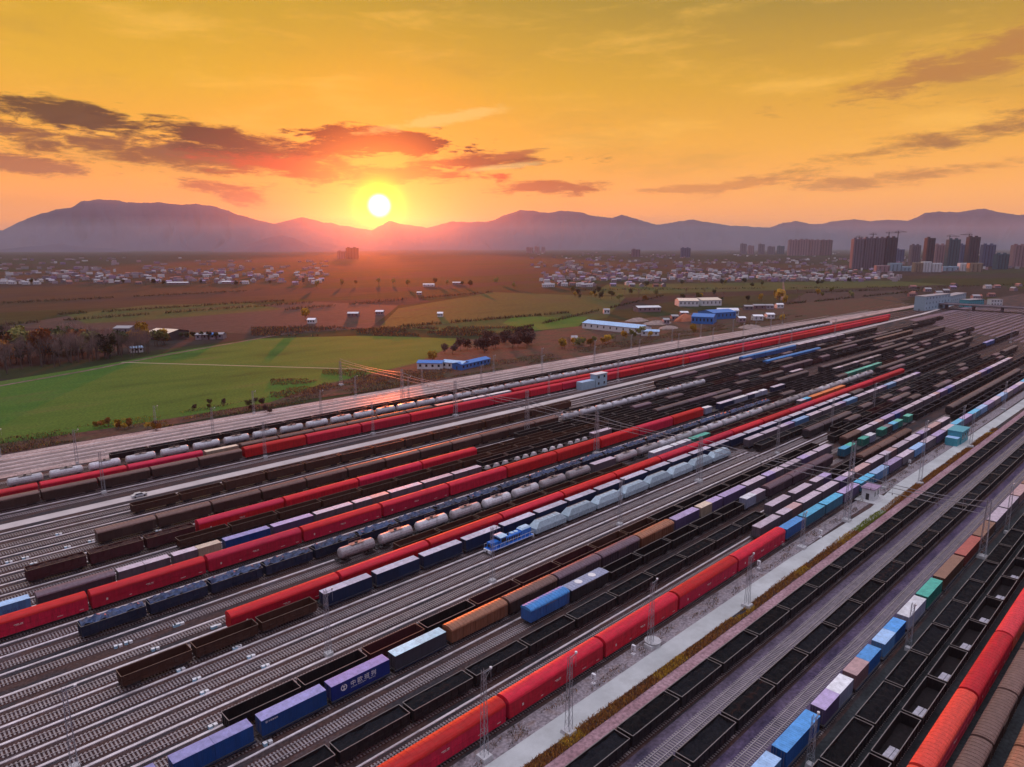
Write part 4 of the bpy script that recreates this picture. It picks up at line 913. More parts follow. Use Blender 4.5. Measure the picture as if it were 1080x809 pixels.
# ------------------------------------------------------------------ buildings
MT['wallw'] = mat('white_wall', (.66, .68, .70), .7, var=.12); MT['wallc'] = mat('cyan_wall', (.28, .42, .52), .6, var=.15); MT['teal'] = mat('teal_sheet', (.06, .34, .42), .5, var=.2, dirt=(.05, .18, .22))
MT['purpler'] = mat('purple_roof', (.28, .20, .34), .6); MT['bluer'] = mat('blue_sheet_roof', (.025, .17, .52), .45, var=.2); MT['greyr'] = mat('grey_roof', (.30, .29, .31), .6, var=.25); MT['redr'] = mat('red_tile_roof', (.26, .10, .08), .7, var=.3, objvar=.4)
MT['pinkw'] = mat('pink_wall', (.30, .20, .22), .8, var=.2, objvar=.3); MT['towerw'] = mat('tower_wall', (.17, .15, .19), .8, var=.2, objvar=.2); MT['towerd'] = mat('tower_dark_wall', (.065, .065, .09), .8, var=.2); MT['towerg'] = mat('tower_green_net', (.05, .12, .16), .8, var=.2); MT['towerb'] = mat('tower_blue_wall', (.09, .13, .24), .6, var=.2)
MT['housew'] = mat('house_wall', (.26, .225, .26), .8, var=.15, objvar=.4)
def hut(name, loc, L, W, H, wall, roof, label, cat, rz=0, gable=0.0, win=3, floors=1, door=True, group=None):
    o = link(name, None, None, loc, rz); tag(o, label, cat, group)
    b = MB(); b.box(-L / 2, L / 2, -W / 2, W / 2, -.3, H, wall)
    if gable: b.prismx([(-W / 2, H), (0, H + gable), (W / 2, H)], -L / 2, L / 2, wall)
    link('wall', b.mesh('wall'), o)
    r = MB()
    if gable:
        for s in (-1, 1):
            pts = [(-L / 2 - .4, s * (W / 2 + .4), H - .05), (L / 2 + .4, s * (W / 2 + .4), H - .05), (L / 2 + .4, 0, H + gable + .12), (-L / 2 - .4, 0, H + gable + .12)]
            r.face(pts if s < 0 else pts[::-1], roof); r.face([(p[0], p[1], p[2] - .15) for p in (pts[::-1] if s < 0 else pts)], roof)
            r.face([pts[0], pts[1], (pts[1][0], pts[1][1], pts[1][2] - .15), (pts[0][0], pts[0][1], pts[0][2] - .15)], roof)
    else:
        r.box(-L / 2 - .35, L / 2 + .35, -W / 2 - .35, W / 2 + .35, H, H + .25, roof)
    link('roof', r.mesh('roof'), o)
    hf = H / floors
    for fl in range(floors):
        for k in range(win):
            x = -L / 2 + L * (k + .5) / win; ww = min(1.4, L / win * .5)
            q = MB(); q.box(x - ww / 2, x + ww / 2, -W / 2 - .04, -W / 2 + .02, fl * hf + hf * .35, fl * hf + hf * .75, 'glass'); link('window', q.mesh('window'), o)
    if door:
        q = MB(); q.box(-L / 2 - .05, -L / 2 + .02, -.5, .5, 0, min(2.1, H * .8), 'metal'); link('door', q.mesh('door'), o)
    return o
hut('signal_kiosk', (231, 73.2, .1), 5.2, 3.6, 3.6, 'wallw', 'purpler', 'small white kiosk with lilac flat roof beside the road', 'kiosk', win=2)
b = MB(); b.box(-5, 5, -3.2, 3.2, -.1, .12, 'conc'); struct('kiosk_paving', b.mesh('paving'), (231, 73, 0))
o = hut('signal_hut', (326, 72.4, 0), 10.5, 5.0, 5.2, 'teal', 'teal', 'teal blue hut with lower annex beside the road below a mast', 'hut', win=3)
b = MB(); b.box(-9.5, -5.4, -2.2, 2.2, -.1, 3.2, 'teal', top='lightblue_top'); link('annex', b.mesh('annex'), o)
o = hut('signal_cabin', (310, 247.6, 0), 10, 4.2, 7.2, 'wallc', 'wallw', 'pale cyan signal cabin with low annex beside upper tracks', 'cabin', win=2, floors=2)
b = MB(); b.box(-17, -5.4, -2, 2, -.1, 4.4, 'wallc', top='lightblue_top'); b.box(-5.4, -5.1, -1.2, 1.2, 0, 4, 'metal'); link('annex', b.mesh('annex'), o)
for (a, c, h, wl, l) in (((975, 328), (1001, 324), 17, 'wallc', 'pale cyan three storey yard building at far end of upper road'), ((1002, 323), (1018, 319), 13, 'wallc', 'lower cyan yard building behind the taller one'), ((1022, 324), (1038, 323), 9, 'teal', 'grey green low yard building before the overpass')):
    p, q = at(*a), at(*c); m_ = (p + q) / 2; L = (q - p).length; hut('yard_building', (m_.x, m_.y + 6, 0), L, 12, h, wl, 'greyr', l, 'building', math.atan2(q.y - p.y, q.x - p.x), win=8, floors=3)
p, q = at(1046, 323), at(1058, 322); hut('yard_building', ((p.x + q.x) / 2, p.y, 0), 14, 9, 8, 'wallw', 'greyr', 'small white building standing alone beyond the overpass', 'building', R_(-50), win=4, floors=2)
# factory sheds
def shed(a, c, W, H, wall, roof, label, gable=2.2, win=6, name='warehouse', cat='warehouse'):
    p, q = at(*a), at(*c); m_ = (p + q) / 2; d = (q - p); L = d.length; rz = math.atan2(d.y, d.x); off = Vector((-d.y, d.x, 0)).normalized() * W / 2
    if off.dot(FW) < 0: off = -off
    return hut(name, (m_.x + off.x, m_.y + off.y, 0), L, W, H, wall, roof, label, cat, rz, gable, win)
shed((614, 346), (675, 352.5), 18, 5.2, 'wallw', 'lightblue_top', 'long white warehouse with pale blue roof facing the railway', win=9)
shed((676, 354), (695, 354.5), 9, 4, 'wallw', 'lightblue_top', 'small white shed at right end of the long warehouse', 1.2, 3)
shed((729, 341), (752, 342), 26, 7, 'bluer', 'bluer', 'bright blue factory shed in the works yard')
shed((752, 337), (776, 335.5), 24, 7, 'bluer', 'bluer', 'second blue roofed factory shed joined behind the first')
shed((757, 333), (779, 333), 9, 6, 'wallw', 'white_top', 'low white roofed shed against the blue factory')
shed((716, 323), (737, 323), 24, 7, 'wallw', 'cream_top', 'white roofed greenhouse left of its twin above the blue factory', 2.5, 5)
shed((740, 322.5), (761, 322), 24, 7, 'wallw', 'cream_top', 'white roofed greenhouse right beside its twin above the blue factory', 2.5, 5)
shed((673, 329), (697, 328.5), 16, 5, 'pinkw', 'white_top', 'long shed with white roof left of the orange earth heap', 1.5, 5)
for k, (px, py, w, l) in enumerate([(790, 327, 9, 'pale hut above the blue factory'), (801, 326, 12, 'white gabled house right of pale hut'), (812, 326, 8, 'low house before the yellow tree'), (823, 325, 7, 'white cube shaped house beside the yellow tree'), (703, 342, 6, 'grey hut between works heaps'), (712, 338, 7, 'small shed by the earth heap'), (800, 338, 10, 'dull flat roofed shed near the railway'), (783, 340, 7, 'little works office at the railway edge'), (640, 331, 6, 'tiny farm hut in the olive field'), (606, 362, 6, 'small white hut in the dry scrub'), (813, 336, 8, 'low grey store by the railway'), (722, 334, 8, 'rusty open shed behind the earth heap')]):
    shed((px - w * .5, py), (px + w * .5, py), 9, 4.5, random.choice(['wallw', 'pinkw', 'housew']), random.choice(['white_top', 'greyr', 'greyr']), l, 1.2, 2, 'farm_shed', 'shed')
shed((440, 389), (466, 389.5), 10, 4, 'wallw', 'bluer', 'white walled shed with blue roof at the field corner', 1, 4)
shed((466, 388), (488, 390), 8, 4, 'wallw', 'lightblue_top', 'pale roofed shed between the two blue roofed sheds', 1, 4)
shed((487, 390.5), (517, 383.5), 8, 3.6, 'bluer', 'bluer', 'long low blue workers cabin beside the mainline', 1, 8)
shed((155, 357.5), (178, 359), 22, 6, 'greybox', 'cream_top', 'big open barn with pale roof at the wood edge', 2, 1)
shed((120, 352), (137, 352), 14, 5, 'housew', 'greyr', 'grey barn half hidden by the trees', 1.5, 2)
shed((138, 372), (151, 371), 8, 3.4, 'wallw', 'lightblue_top', 'small pale blue roofed hut before the trees', .8, 3)
for k, px in enumerate((209, 216, 224, 232)): shed((px - 3, 358 - k * .2), (px + 3, 358 - k * .2), 8, 4, 'housew', random.choice(['bluer', 'greyr']), f'{ordinal(k + 1)} little hut in the row right of the open barn', 1, 1, 'farm_shed', 'shed')
for k_, (px, py, w, l) in enumerate(((452, 302, 15, 'white farm building lit by the low sun'), (482, 300, 12, 'second white farm building beyond it'), (442, 311, 6, 'tiny white hut by the field track'), (464, 334, 7, 'lone white hut in olive field'), (372, 334, 14, 'reddish farm shed under the sun'), (400, 332, 10, 'low pale roofed farm shed beside reddish one'), (328, 341, 10, 'pale hut on the scrub bank'), (187, 300, 28, 'long white hall at edge of left village'), (240, 299, 15, 'white hall right of the long one'))):
    shed((px - w * .4, py), (px + w * .4, py), 9, 3.6, 'housew' if k_ % 3 else 'wallw', 'white_top', l, 1.2, 3, 'farm_building', 'building')
# soil heaps of the works
MT['_soil'] = mat('orange_earth', (.38, .12, .06), .9, var=.3); MT['_rub'] = mat('rubble', (.26, .19, .17), .9, var=.5, scale=.5)
def mound(px, py, r, h, key, l):
    b = MB(); n = 20; rows = 6; c = at(px, py)
    for j in range(rows + 1):
        for i in range(n):
            t = math.tau * i / n; q = 1 - j / rows; rr = r * q * (1 + .25 * noise.noise((math.cos(t) * 2, math.sin(t) * 2 + px, j * .3))); b.v.append((math.cos(t) * rr * 1.6, math.sin(t) * rr, -.3 + (h + .3) * (1 - q ** 1.6) * (1 + .3 * noise.noise((t, j, px)))))
    for j in range(rows):
        for i in range(n): b.f.append((j * n + i, j * n + (i + 1) % n, (j + 1) * n + (i + 1) % n, (j + 1) * n + i)); b.k.append(key)
    tag(link('earth_heap', b.mesh('heap'), None, (c.x, c.y, 0)), l, 'heap')
mound(722, 338, 9, 7, '_soil', 'tall orange earth heap left of the blue factory'); mound(693, 341, 12, 3, '_rub', 'low brown rubble heap before the white shed'); mound(705, 346, 8, 2.5, '_rub', 'grey rubble heap beside the warehouse end'); mound(791, 345, 10, 2.5, '_rub', 'dull rubble heap near the railway'); mound(672, 338, 10, 3, '_rub', 'pale sand heap behind the long warehouse')

# overpass
b = MB(); b.box(-9, 9, -150, 75, 5.6, 6.3, 'concd'); o = link('overpass', None, None, (992, 187, 0)); tag(o, 'long concrete overpass crossing the far end of the yard', 'bridge')
link('deck', b.mesh('deck'), o)
for s in (-1, 1): b = MB(); b.box(s * 9 - .15, s * 9 + .15, -150, 75, 6.3, 7.1, 'concd'); link('parapet', b.mesh('parapet'), o)
for k in range(8):
    b = MB(); b.box(-5, 5, -.7, .7, -.3, 5.6, 'concd'); link('pier', b.mesh('pier'), o, (0, -140 + k * 29, 0))
sheet('road', [(985, 258), (999, 258), (1160, 420), (1150, 425)], -.05, PLUM)

# car on the upper road
def car(x, y, rz):
    o = link('parked_car', None, None, (x, y, .07), rz); tag(o, 'silver car standing on the pale upper road', 'car'); MT['silver'] = mat('silver_paint', (.62, .64, .68), .3, metal=.3)
    b = MB(); b.frustum((-2.25, 2.25, -.88, .88), .35, (-2.2, 2.15, -.86, .86), .95, 'silver'); b.frustum((-1.6, 1.2, -.8, .8), .95, (-1.1, .45, -.62, .62), 1.45, 'silver'); link('body', b.mesh('body'), o)
    b = MB(); b.frustum((-1.5, 1.12, -.815, .815), .98, (-1.12, .55, -.66, .66), 1.36, 'glass'); link('window', b.mesh('window'), o)
    for sx in (-1.4, 1.4):
        for sy in (-.8, .8): b = MB(); b.cyl((0, -.1, .33), (0, .1, .33), .33, 12, 'wheel'); link('wheel', b.mesh('wheel'), o, (sx, sy, 0))
car(64, 237.2, R_(2))

# ------------------------------------------------------------------ town and village
def tower(px0, px1, base, top, key, label, seed, bays=4, roof=True, depth=18):
    p, q = at(px0, base), at(px1, base); m_ = (p + q) / 2; r = ray((px0 + px1) / 2, top); H = CAMZ + r.z * (m_.dot(FW) / r.dot(FW)); d = q - p; L = d.length
    o = link('apartment_tower', None, None, (m_.x, m_.y, 0), math.atan2(d.y, d.x)); tag(o, label, 'tower', 'tall blocks on the skyline')
    b = MB(); b.box(-L / 2, L / 2, 0, depth, -.3, H, key); w = L / bays
    for k in range(bays): b.box(-L / 2 + w * k + w * .14, -L / 2 + w * k + w * .62, -1.6, 0, 0, H - 1.5, key)
    nfl = int(H / 3)
    for f in range(1, nfl): b.box(-L / 2 - .1, L / 2 + .1, -.25, 0, f * 3, f * 3 + .45, key)
    g = b
    for k in range(bays):
        for f in range(nfl - 1): g.box(-L / 2 + w * k + w * .68, -L / 2 + w * k + w * .94, -.06, .0, f * 3 + 1, f * 3 + 2.6, 'glass', bottom=False)
    link('wall', b.mesh('wall'), o)
    if roof:
        b = MB()
        for k in range(max(1, bays // 2)): b.box(-L / 2 + w * (2 * k + .4), -L / 2 + w * (2 * k + 1.2), 4, 10, H, H + 4, key)
        link('roof', b.mesh('roof'), o)
    return o, H
TW = [(898, 909.5, 284, 252, 'towerw', 'unfinished brown tower at left end of the dense cluster'), (910, 920.5, 284, 251, 'towerw', 'second unfinished tower from left in the dense cluster'), (921, 931.5, 284, 251, 'towerw', 'third unfinished tower of the dense cluster'), (932, 944, 284, 250.5, 'towerd', 'darkest tower at right end of the dense cluster'),
      (960, 969.5, 280, 258.5, 'towerw', 'short brown block left of the slim dark tower'), (975, 983.5, 283, 251, 'towerd', 'slim dark tower standing apart'), (985, 996, 280, 258, 'pinkw', 'low pinkish block right of the slim dark tower'), (998, 1010, 283, 252.5, 'towerg', 'green netted tower under a crane'), (1011, 1018, 281, 258, 'towerb', 'lower bluish block between two netted towers'), (1019, 1030.5, 283, 250, 'towerd', 'tall dark tower under the right crane'),
      (1035, 1048, 281, 258, 'towerb', 'dim bluish block right of the tallest towers'), (1050, 1063, 284, 268, 'towerg', 'low green netted block near the picture edge'), (1067, 1081, 282, 258.5, 'pinkw', 'pink block cut by the picture edge'), (944, 953, 276, 263, 'towerb', 'small faint block right of the cluster'),
      (831, 842, 269.5, 253, 'pinkw', 'first pinkish block of the faded slab group'), (842.5, 853, 269.5, 252.5, 'pinkw', 'second pinkish block of the faded slab group'), (853.5, 865, 269.5, 253, 'pinkw', 'third pinkish block of the faded slab group'), (865.5, 877, 269.5, 253, 'pinkw', 'last pinkish block of the faded slab group'),
      (718, 728, 271, 261.5, 'towerb', 'small square blue tower alone on the plain'), (666, 675, 271, 263, 'towerw', 'small faded block left of blue tower'), (781, 787, 268, 257, 'towerw', 'thin faded tower left of its neighbours'), (789, 795, 268, 259, 'pinkw', 'thin faded pink tower'), (800, 806, 268, 257.5, 'towerw', 'thin faded tower left of slab group'), (810, 817, 268, 260, 'towerw', 'low faded block beside slab group'), (820, 827, 268, 259.5, 'towerg', 'faded greenish block beside slab group'),
      (555, 562, 267, 261, 'pinkw', 'tiny hazy block on the plain, left of three'), (564, 569, 267, 260, 'pinkw', 'tiny hazy block on the plain, middle of three'), (571, 575, 267, 260.5, 'pinkw', 'tiny hazy block on the plain, last of three'), (356, 364, 273, 265, 'towerw', 'hazy low tower in the red sun glow'), (365, 378, 273, 261.5, 'towerd', 'hazy tall tower in the red sun glow')]
tops = {}
for k, (a, c, b0, t0, key, l) in enumerate(TW):
    o, H = tower(a, c, b0, t0, key, l, k, 4 if c - a > 9 else 3); tops[l] = (o, H)
def crane(px, base, h_top, label, flip=1, jib=38):
    p = at(px, base); r = ray(px, h_top); H = CAMZ + r.z * (p.dot(FW) / r.dot(FW)); o = link('tower_crane', None, None, (p.x, p.y, 0), TH - math.pi / 2 + .2); tag(o, label, 'crane', 'tower cranes over the unfinished blocks')
    b = MB(); b.box(-.9, .9, -.9, .9, -.3, H, 'metal'); link('tower', b.mesh('tower'), o)
    b = MB(); b.box(-12 if flip > 0 else -jib, jib if flip > 0 else 12, -.6, .6, H - 4, H - 2.6, 'metal'); b.bar((0, 0, H + 3), (flip * jib * .7, 0, H - 2.6), .3, 'metal'); b.bar((0, 0, H + 3), (-flip * 11, 0, H - 2.6), .3, 'metal'); link('jib', b.mesh('jib'), o)
for a in ((903, 283, 249, 'small crane above the left tower of the cluster', 1, 15), (917.5, 283, 246, 'crane above the second tower of the cluster', -1, 14), (934, 283, 244.5, 'crane above gap left of the darkest tower', 1, 40), (943.5, 283, 243.5, 'long jib crane above the darkest tower', 1, 30), (998, 282, 248, 'crane beside the green netted tower', 1, 36), (1018, 282, 246.5, 'crane left of the tall dark tower', -1, 34)): crane(*a)
LB = [(924, 938, 287, 280, 'pinkw', 'low pinkish building before the tower cluster'), (938, 951, 286, 277.5, 'wallc', 'low cyan building before the towers'), (951, 963, 286, 281, 'wallc', 'long pale building between cyan and white ones'), (964, 973, 287, 277, 'cream', 'cream building left of the bright white pair'), (973, 982, 287, 276, 'wallw', 'bright white building, left of the pair'), (983, 993, 287, 277.5, 'wallw', 'bright white building, right of the pair'), (994, 1011, 286, 281, 'wallc', 'low cyan wing between white buildings'), (1012, 1022, 286, 277.5, 'wallw', 'white building below the dark tower'), (1022, 1036, 287, 277.5, 'cream', 'cream building at the right of the white group')]
for a, c, b0, t0, key, l in LB:
    o, H = tower(a, c, b0, t0, key, l, 0, 3, False, 14); o.name = 'office_building'; o['category'] = 'building'; o['group'] = 'low pale buildings before the towers'
def housemesh(wall, roof, L, W, H):
    b = MB(); b.box(-L / 2, L / 2, -W / 2, W / 2, -.3, H, wall); b.prismx([(-W / 2, H), (0, H + 2), (W / 2, H)], -L / 2, L / 2, wall)
    for s in (-1, 1):
        pts = [(-L / 2 - .4, s * (W / 2 + .4), H - .1), (L / 2 + .4, s * (W / 2 + .4), H - .1), (L / 2 + .4, 0, H + 2.15), (-L / 2 - .4, 0, H + 2.15)]; b.face(pts if s < 0 else pts[::-1], roof)
    for k in range(3): b.box(-L / 2 + L * (k + .35) / 3, -L / 2 + L * (k + .65) / 3, -W / 2 - .05, -W / 2, 1, 2.5, 'glass')
    return b.mesh('house')
HM = [housemesh('housew', 'redr', 11, 7, 3.4), housemesh('housew', 'greyr', 10, 7, 4.2), housemesh('wallw', 'greyr', 12, 7, 4.4), housemesh('pinkw', 'redr', 10, 6, 3.6), housemesh('housew', 'purpler', 11, 7, 4)]
rnd = random.Random(11); used = []
def village(n, x0, x1, y0, y1, label, group, pal=None, clump=7):
    k = 0; tries = 0
    while k < n and tries < n * 30:
        tries += 1; px = rnd.uniform(x0, x1); py = y0 + (y1 - y0) * rnd.random() ** .8
        if noise.noise((px / 26, py / 2.2, clump)) < -.18: continue
        p = at(px, py)
        if any((p - q).length < 13 for q in used[-260:]): continue
        used.append(p); k += 1
        tag(link('village_house', rnd.choice(pal or HM), None, (p.x, p.y, 0), R_(rnd.choice((-40, -38, 50, -44)) + rnd.uniform(-4, 4))), label, 'house', group)
village(88, 48, 345, 286, 300, 'pale village house on the left plain beyond the ploughed fields', 'houses of the left village')
village(120, 585, 925, 285, 297, 'pale village house on the plain below the skyline blocks', 'houses of the long middle village')
village(26, 650, 940, 291, 295.5, 'white farmhouse along the front edge of the middle village', 'white farmhouses of the middle village', [HM[2]])
village(10, 0, 48, 297, 300, 'white house in the row at the left picture edge', 'white houses at the left edge', [HM[2]])
village(26, 560, 700, 297, 303, 'scattered house before the middle village near olive field', 'scattered houses before the village')
village(16, 960, 1075, 300, 316, 'house among the purple fields beyond the overpass', 'houses beyond the overpass')
b = MB(); MT['_town'] = MT['housew']
for x0, x1, y0, y1, n in ((0, 345, 272, 299, 420), (560, 1080, 266, 286, 700), (570, 950, 282, 297, 420)):
    for _ in range(n):
        px, py = rnd.uniform(x0, x1), y0 + (y1 - y0) * rnd.random() ** .7
        if noise.noise((px / 40, py / 3, 2)) < -.1: continue
        p = at(px, py); s = rnd.uniform(4, 11); h = rnd.uniform(3, 8); s = s * (.7 if py > 284 else 1); b.box(p.x - s, p.x + s, p.y - s * .5, p.y + s * .5, -.3, h, rnd.choice(['housew', 'housew', 'pinkw', 'towerw', 'greyr', 'purpler', 'wallw']), bottom=False)
stuff('distant_town', b.mesh('town'))

# ------------------------------------------------------------------ trees
def leafmat(name, cs):
    m, nt, N, L, B = newmat(name); g = N.new("ShaderNodeNewGeometry"); r = N.new("ShaderNodeValToRGB"); L.new(g.outputs["Random Per Island"], r.inputs[0]); e = r.color_ramp.elements
    while len(e) < len(cs): e.new(.5)
    for k, c in enumerate(cs): e[k].position = k / (len(cs) - 1); e[k].color = (*c, 1)
    oi = N.new("ShaderNodeObjectInfo"); mr = N.new("ShaderNodeMapRange"); L.new(oi.outputs["Random"], mr.inputs[0]); mr.inputs[3].default_value = .7; mr.inputs[4].default_value = 1.35
    h = N.new("ShaderNodeHueSaturation"); L.new(r.outputs[0], h.inputs["Color"]); L.new(mr.outputs[0], h.inputs["Value"]); L.new(h.outputs[0], B.inputs["Base Color"]); B.inputs["Roughness"].default_value = .85; B.inputs["Specular IOR Level"].default_value = .2; return m
MT['lf_green'] = leafmat('leaves_olive', [(.10, .12, .03), (.18, .19, .05), (.27, .22, .07)]); MT['lf_dark'] = leafmat('leaves_dark', [(.03, .042, .016), (.05, .065, .02), (.07, .07, .025)])
MT['lf_orange'] = leafmat('leaves_orange', [(.16, .055, .015), (.30, .12, .02), (.22, .085, .025)]); MT['lf_yellow'] = leafmat('leaves_yellow', [(.34, .20, .02), (.52, .30, .03), (.26, .17, .03)])
MT['lf_bare'] = leafmat('bare_twigs', [(.15, .10, .095), (.24, .16, .14), (.18, .125, .125)]); MT['bark'] = mat('bark', (.10, .075, .065), .9)
MT['lf_scrub'] = leafmat('scrub_leaves', [(.14, .045, .02), (.30, .11, .03), (.20, .10, .035), (.40, .20, .035)]); MT['lf_lime'] = leafmat('lime_leaves', [(.14, .17, .02), (.22, .24, .03)])
MT['lf_plum'] = leafmat('plum_twigs', [(.06, .032, .03), (.10, .050, .042), (.055, .035, .03)])
def crown(h, w, key, n, sz, seed, bare=False):
    r = random.Random(seed); b = MB(); blobs = [(r.uniform(-.32, .32) * w, r.uniform(-.32, .32) * w, h * r.uniform(.5, .88), w * r.uniform(.20, .34)) for _ in range(7)]
    for _ in range(n):
        bx, by, bz, br = r.choice(blobs); d = Vector((r.gauss(0, 1), r.gauss(0, 1), r.gauss(0, 1))).normalized() * br * r.random() ** .35; d.z *= 1.25
        c = Vector((bx, by, bz)) + d; u = Vector((r.gauss(0, 1), r.gauss(0, 1), r.gauss(0, 1))).normalized(); v = u.orthogonal().normalized(); s = sz * r.uniform(.6, 1.4)
        if bare: q = c + Vector((r.uniform(-.5, .5), r.uniform(-.5, .5), r.uniform(.6, 1.2))).normalized() * s * 3; b.face([c - v * .05 * s, c + v * .05 * s, q + v * .02 * s, q - v * .02 * s], key)
        else: b.face([c - u * s - v * s * .7, c + u * s - v * s * .7, c + u * s + v * s * .7, c - u * s + v * s * .7], key)
    return b
def trunk(h, w, seed):
    r = random.Random(seed); b = MB(); b.cyl((0, 0, -.3), (0, 0, h * .45), h * .022, 6, 'bark', h * .015); b.cyl((0, 0, h * .45), (r.uniform(-.3, .3), r.uniform(-.3, .3), h * .9), h * .015, 5, 'bark', h * .004)
    for k in range(7):
        z = h * r.uniform(.3, .7); a = r.uniform(0, 6.28); l = w * r.uniform(.25, .42); b.cyl((0, 0, z), (math.cos(a) * l, math.sin(a) * l, z + l * r.uniform(.6, 1.3)), h * .008, 4, 'bark', h * .003)
    return b
TP = {}
def tree(px, py, h, kind, label, group, seed=None, name='tree'):
    s = int(px * 7 + py) % 3; w = h * {'bare': .5, 'green': .75, 'orange': .75, 'dark': .7, 'yellow': .8, 'plum': .9}[kind]
    if (kind, s) not in TP:
        TP[(kind, s)] = (crown(10, 10 * w / h, {'bare': 'lf_bare', 'plum': 'lf_plum'}.get(kind, 'lf_' + kind), 620 if kind != 'bare' else 420, .42 if kind not in ('bare',) else .5, s * 11 + len(kind), kind == 'bare').mesh('crown'), trunk(10, 10 * w / h, s).mesh('trunk'))
    c = at(px, py); o = link(name, None, None, (c.x, c.y, -.1), rnd.uniform(0, 6.28)); k = h / 10; o.scale = (k, k, k * rnd.uniform(.9, 1.15)); tag(o, label, 'tree', group)
    link('crown', TP[(kind, s)][0], o); link('trunk', TP[(kind, s)][1], o)
kinds = {'bare': 'bare grey twigged tree in the wood at left', 'green': 'olive green tree in the wood at left', 'orange': 'rusty orange tree in the wood at left', 'dark': 'dark green tree in the wood at left'}
for _ in range(120):
    px = rnd.uniform(-15, 158); lo = 397 - max(0, px) * .135; py = rnd.uniform(lo - 30 * (1 - max(0, px) / 190), lo - 2)
    kd = 'bare' if (py > lo - 7 and rnd.random() < .75 or rnd.random() < .12) else rnd.choice(['green', 'bare', 'dark', 'orange', 'bare', 'green'])
    if px > 85 and rnd.random() < .6: kd = 'bare'
    tree(px, py, rnd.uniform(13, 20) * (.85 if px > 100 else 1), kd, kinds[kd], 'trees of the left wood')
for k in range(16):
    px = rnd.uniform(134, 176); tree(px, 366 - rnd.uniform(0, 8), rnd.uniform(9, 13), rnd.choice(['green', 'bare', 'yellow']), 'yellowish tree in the clump beside the open barn', 'trees beside the open barn')
for k, px in enumerate((190, 197, 205, 213, 221, 228)): tree(px, 357.5, 6, 'dark', 'low dark tree among the huts right of the barn', 'trees among the huts')
for k in range(26):
    px = rnd.uniform(468, 560); tree(px, 378 - (px - 468) * .12 - rnd.uniform(0, 12), rnd.uniform(6, 10), 'plum', 'plum brown leafless tree in the thicket above the blue cabins', 'thicket above the blue cabins')
for k in range(22):
    px = rnd.uniform(590, 690); tree(px, 372 - (px - 590) * .15 - rnd.uniform(0, 6), rnd.uniform(5, 8), rnd.choice(['yellow', 'green', 'bare']), 'yellowish tree in the belt below the long warehouse', 'tree belt below the warehouse')
for px, py, h, l in ((822, 319, 15, 'large yellow tree beside the lane above the factory'), (829, 322, 12, 'smaller yellow tree right of the large one'), (826, 340, 9, 'yellow tree at the railway edge'), (731, 353, 8, 'yellow tree right of the earth heap'), (322, 338, 12, 'lone yellow tree on the scrub bank'), (456, 384, 8, 'orange yellow tree before the blue sheds')): tree(px, py, h, 'yellow', l, None)
for k in range(40):
    px = rnd.uniform(600, 900); tree(px, 321 - abs(px - 760) * .02 - rnd.uniform(0, 10), rnd.uniform(6, 11), rnd.choice(['dark', 'green', 'bare', 'yellow']), 'small tree scattered between the works and the village', 'trees between works and village')
for k in range(24):
    px = rnd.uniform(330, 940); tree(px, rnd.uniform(299, 304), rnd.uniform(8, 13), rnd.choice(['dark', 'green']), 'dark tree in the line before the villages', 'tree line before the villages')
for k in range(18):
    px = rnd.uniform(20, 330); tree(px, rnd.uniform(299, 303), rnd.uniform(8, 13), rnd.choice(['dark', 'bare']), 'dark tree in the line before the left village', 'tree line before the left village')

for k in range(14):
    tree(rnd.uniform(100, 168), rnd.uniform(449, 455) - 0, rnd.uniform(2.6, 4.2), 'yellow' if k % 2 else 'orange', 'golden autumn bush between the green field and the mainline', 'golden bushes by the mainline', name='bush')
for k in range(10):
    tree(rnd.uniform(200, 285), 436 - k * 1.2, rnd.uniform(2.4, 3.6), 'plum', 'reddish bare bush between the green field and the mainline', 'reddish bushes by the mainline', name='bush')
# scrub and bushes: ground cover nobody could count
def scrub(name, n, fpos, key, sz, hz, seed):
    r = random.Random(seed); b = MB()
    for _ in range(n):
        p, h = fpos(r)
        if p is None: continue
        c = Vector((p[0], p[1], r.uniform(0, h))); u = Vector((r.gauss(0, .5), r.gauss(0, .5), 1)).normalized(); v = Vector((r.gauss(0, 1), r.gauss(0, 1), r.gauss(0, .4))).normalized(); s = sz * r.uniform(.5, 1.5); c.z *= r.random() ** .5
        b.face([c - u * s - v * s * .35, c - u * s + v * s * .35, c + u * s * 1.2 + v * s * .12, c + u * s * 1.2 - v * s * .12], key(r, p) if callable(key) else key)
    return stuff(name, b.mesh(name))
def f1(r):
    x = 60 + 300 * r.random() ** 1.3; y = r.uniform(65.2, 67.3); d = noise.noise((x * .12, y * .5, 1)) + .25 * noise.noise((x * .5, y, 4)); return ((x, y), max(.25, .6 + d * .9)) if d > -.45 else (None, 0)
def k1(r, p):
    v = noise.noise((p[0] * .07, 3, 3))
    if 200 < p[0] < 222: return 'lf_lime'
    return 'lf_yellow' if v > .28 and r.random() < .7 else 'lf_scrub' if r.random() < .8 else 'lf_orange'
scrub('scrub_strip', 36000, f1, k1, .17, .9, 1)
def f2(r):
    x = 45 + 330 * r.random() ** 1.2; y = r.uniform(71.9, 74.8); d = noise.noise((x * .16, y * .6, 11)); return ((x, y), .5 + d) if d > .08 else (None, 0)
scrub('scrub_strip', 14000, f2, lambda r, p: r.choice(['lf_plum', 'lf_bare', 'lf_scrub', 'lf_dark']), .15, .7, 2)
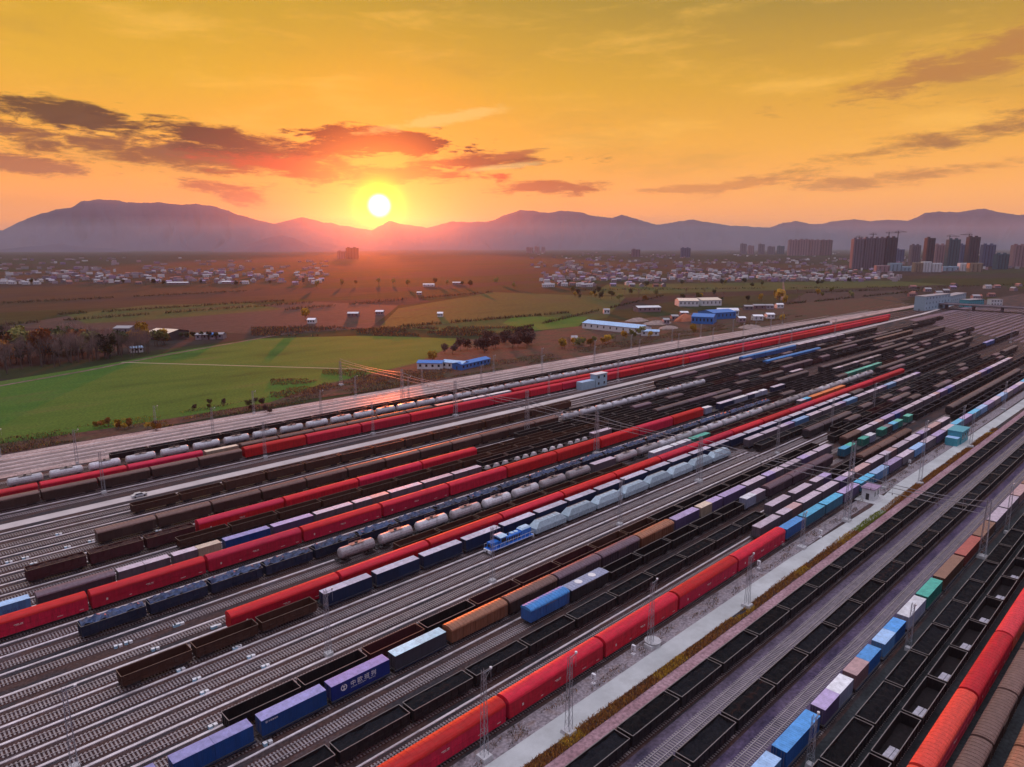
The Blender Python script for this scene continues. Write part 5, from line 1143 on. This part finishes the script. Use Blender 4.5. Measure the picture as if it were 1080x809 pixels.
def f3(r):
    x = 20 + 760 * r.random() ** 1.2; y = 325 + 26 * r.random() ** 1.6 + max(0, x - 230) * .02; d = noise.noise((x * .03, y * .08, 6)); return ((x, y), 0.2 + 3.0 * max(0, d)) if d > -.05 else (None, 0)
scrub('scrub_strip', 42000, f3, lambda r, p: 'lf_yellow' if 85 < p[0] < 118 and r.random() < .6 else r.choice(['lf_scrub', 'lf_plum', 'lf_green', 'lf_plum']), .33, 1, 3)
def f4(r):
    px = r.uniform(265, 560); p = at(px, r.uniform(345, 354)); d = noise.noise((p.x * .02, p.y * .02, 2)); d += .5 * noise.noise((p.x * .08, p.y * .08, 7)); return ((p.x, p.y), .6 + 4 * max(0, d)) if d > -.12 else (None, 0)
scrub('scrub_belt', 15000, f4, lambda r, p: r.choice(['lf_plum', 'lf_scrub', 'lf_plum', 'lf_dark']), .8, 3, 4)
def f5(r):
    px = r.uniform(285, 480); p = at(px, r.uniform(392, 412) - (px - 285) * .02 + (8 if px < 340 else 0)); d = noise.noise((p.x * .05, p.y * .05, 5)); d += .5 * noise.noise((p.x * .2, p.y * .2, 7)); return ((p.x, p.y), .3 + 2.6 * max(0, d)) if p.y > 326 and d > -.1 else (None, 0)
scrub('scrub_belt', 16000, f5, lambda r, p: r.choice(['lf_plum', 'lf_scrub', 'lf_plum', 'lf_orange']), .38, 2, 5)
# field-edge hedges and dark lines between the plots
def f6(r):
    k = r.randrange(9); a, c = [((0, 343), (330, 319)), ((60, 332), (300, 317)), ((300, 327), (520, 308)), ((540, 349), (700, 312)), ((830, 321), (980, 306)), ((420, 345), (600, 330)), ((0, 320), (260, 307)), ((600, 306), (960, 303)), ((850, 309), (1070, 300))][k]
    t = r.random(); p = at(a[0] + (c[0] - a[0]) * t, a[1] + (c[1] - a[1]) * t + r.uniform(-.4, .4)); return ((p.x, p.y), 2.4) if noise.noise((t * 9, k, 0)) > -.25 else (None, 0)
scrub('hedgerow_growth', 9000, f6, lambda r, p: r.choice(['lf_dark', 'lf_plum', 'lf_dark']), 1.1, 3, 6)
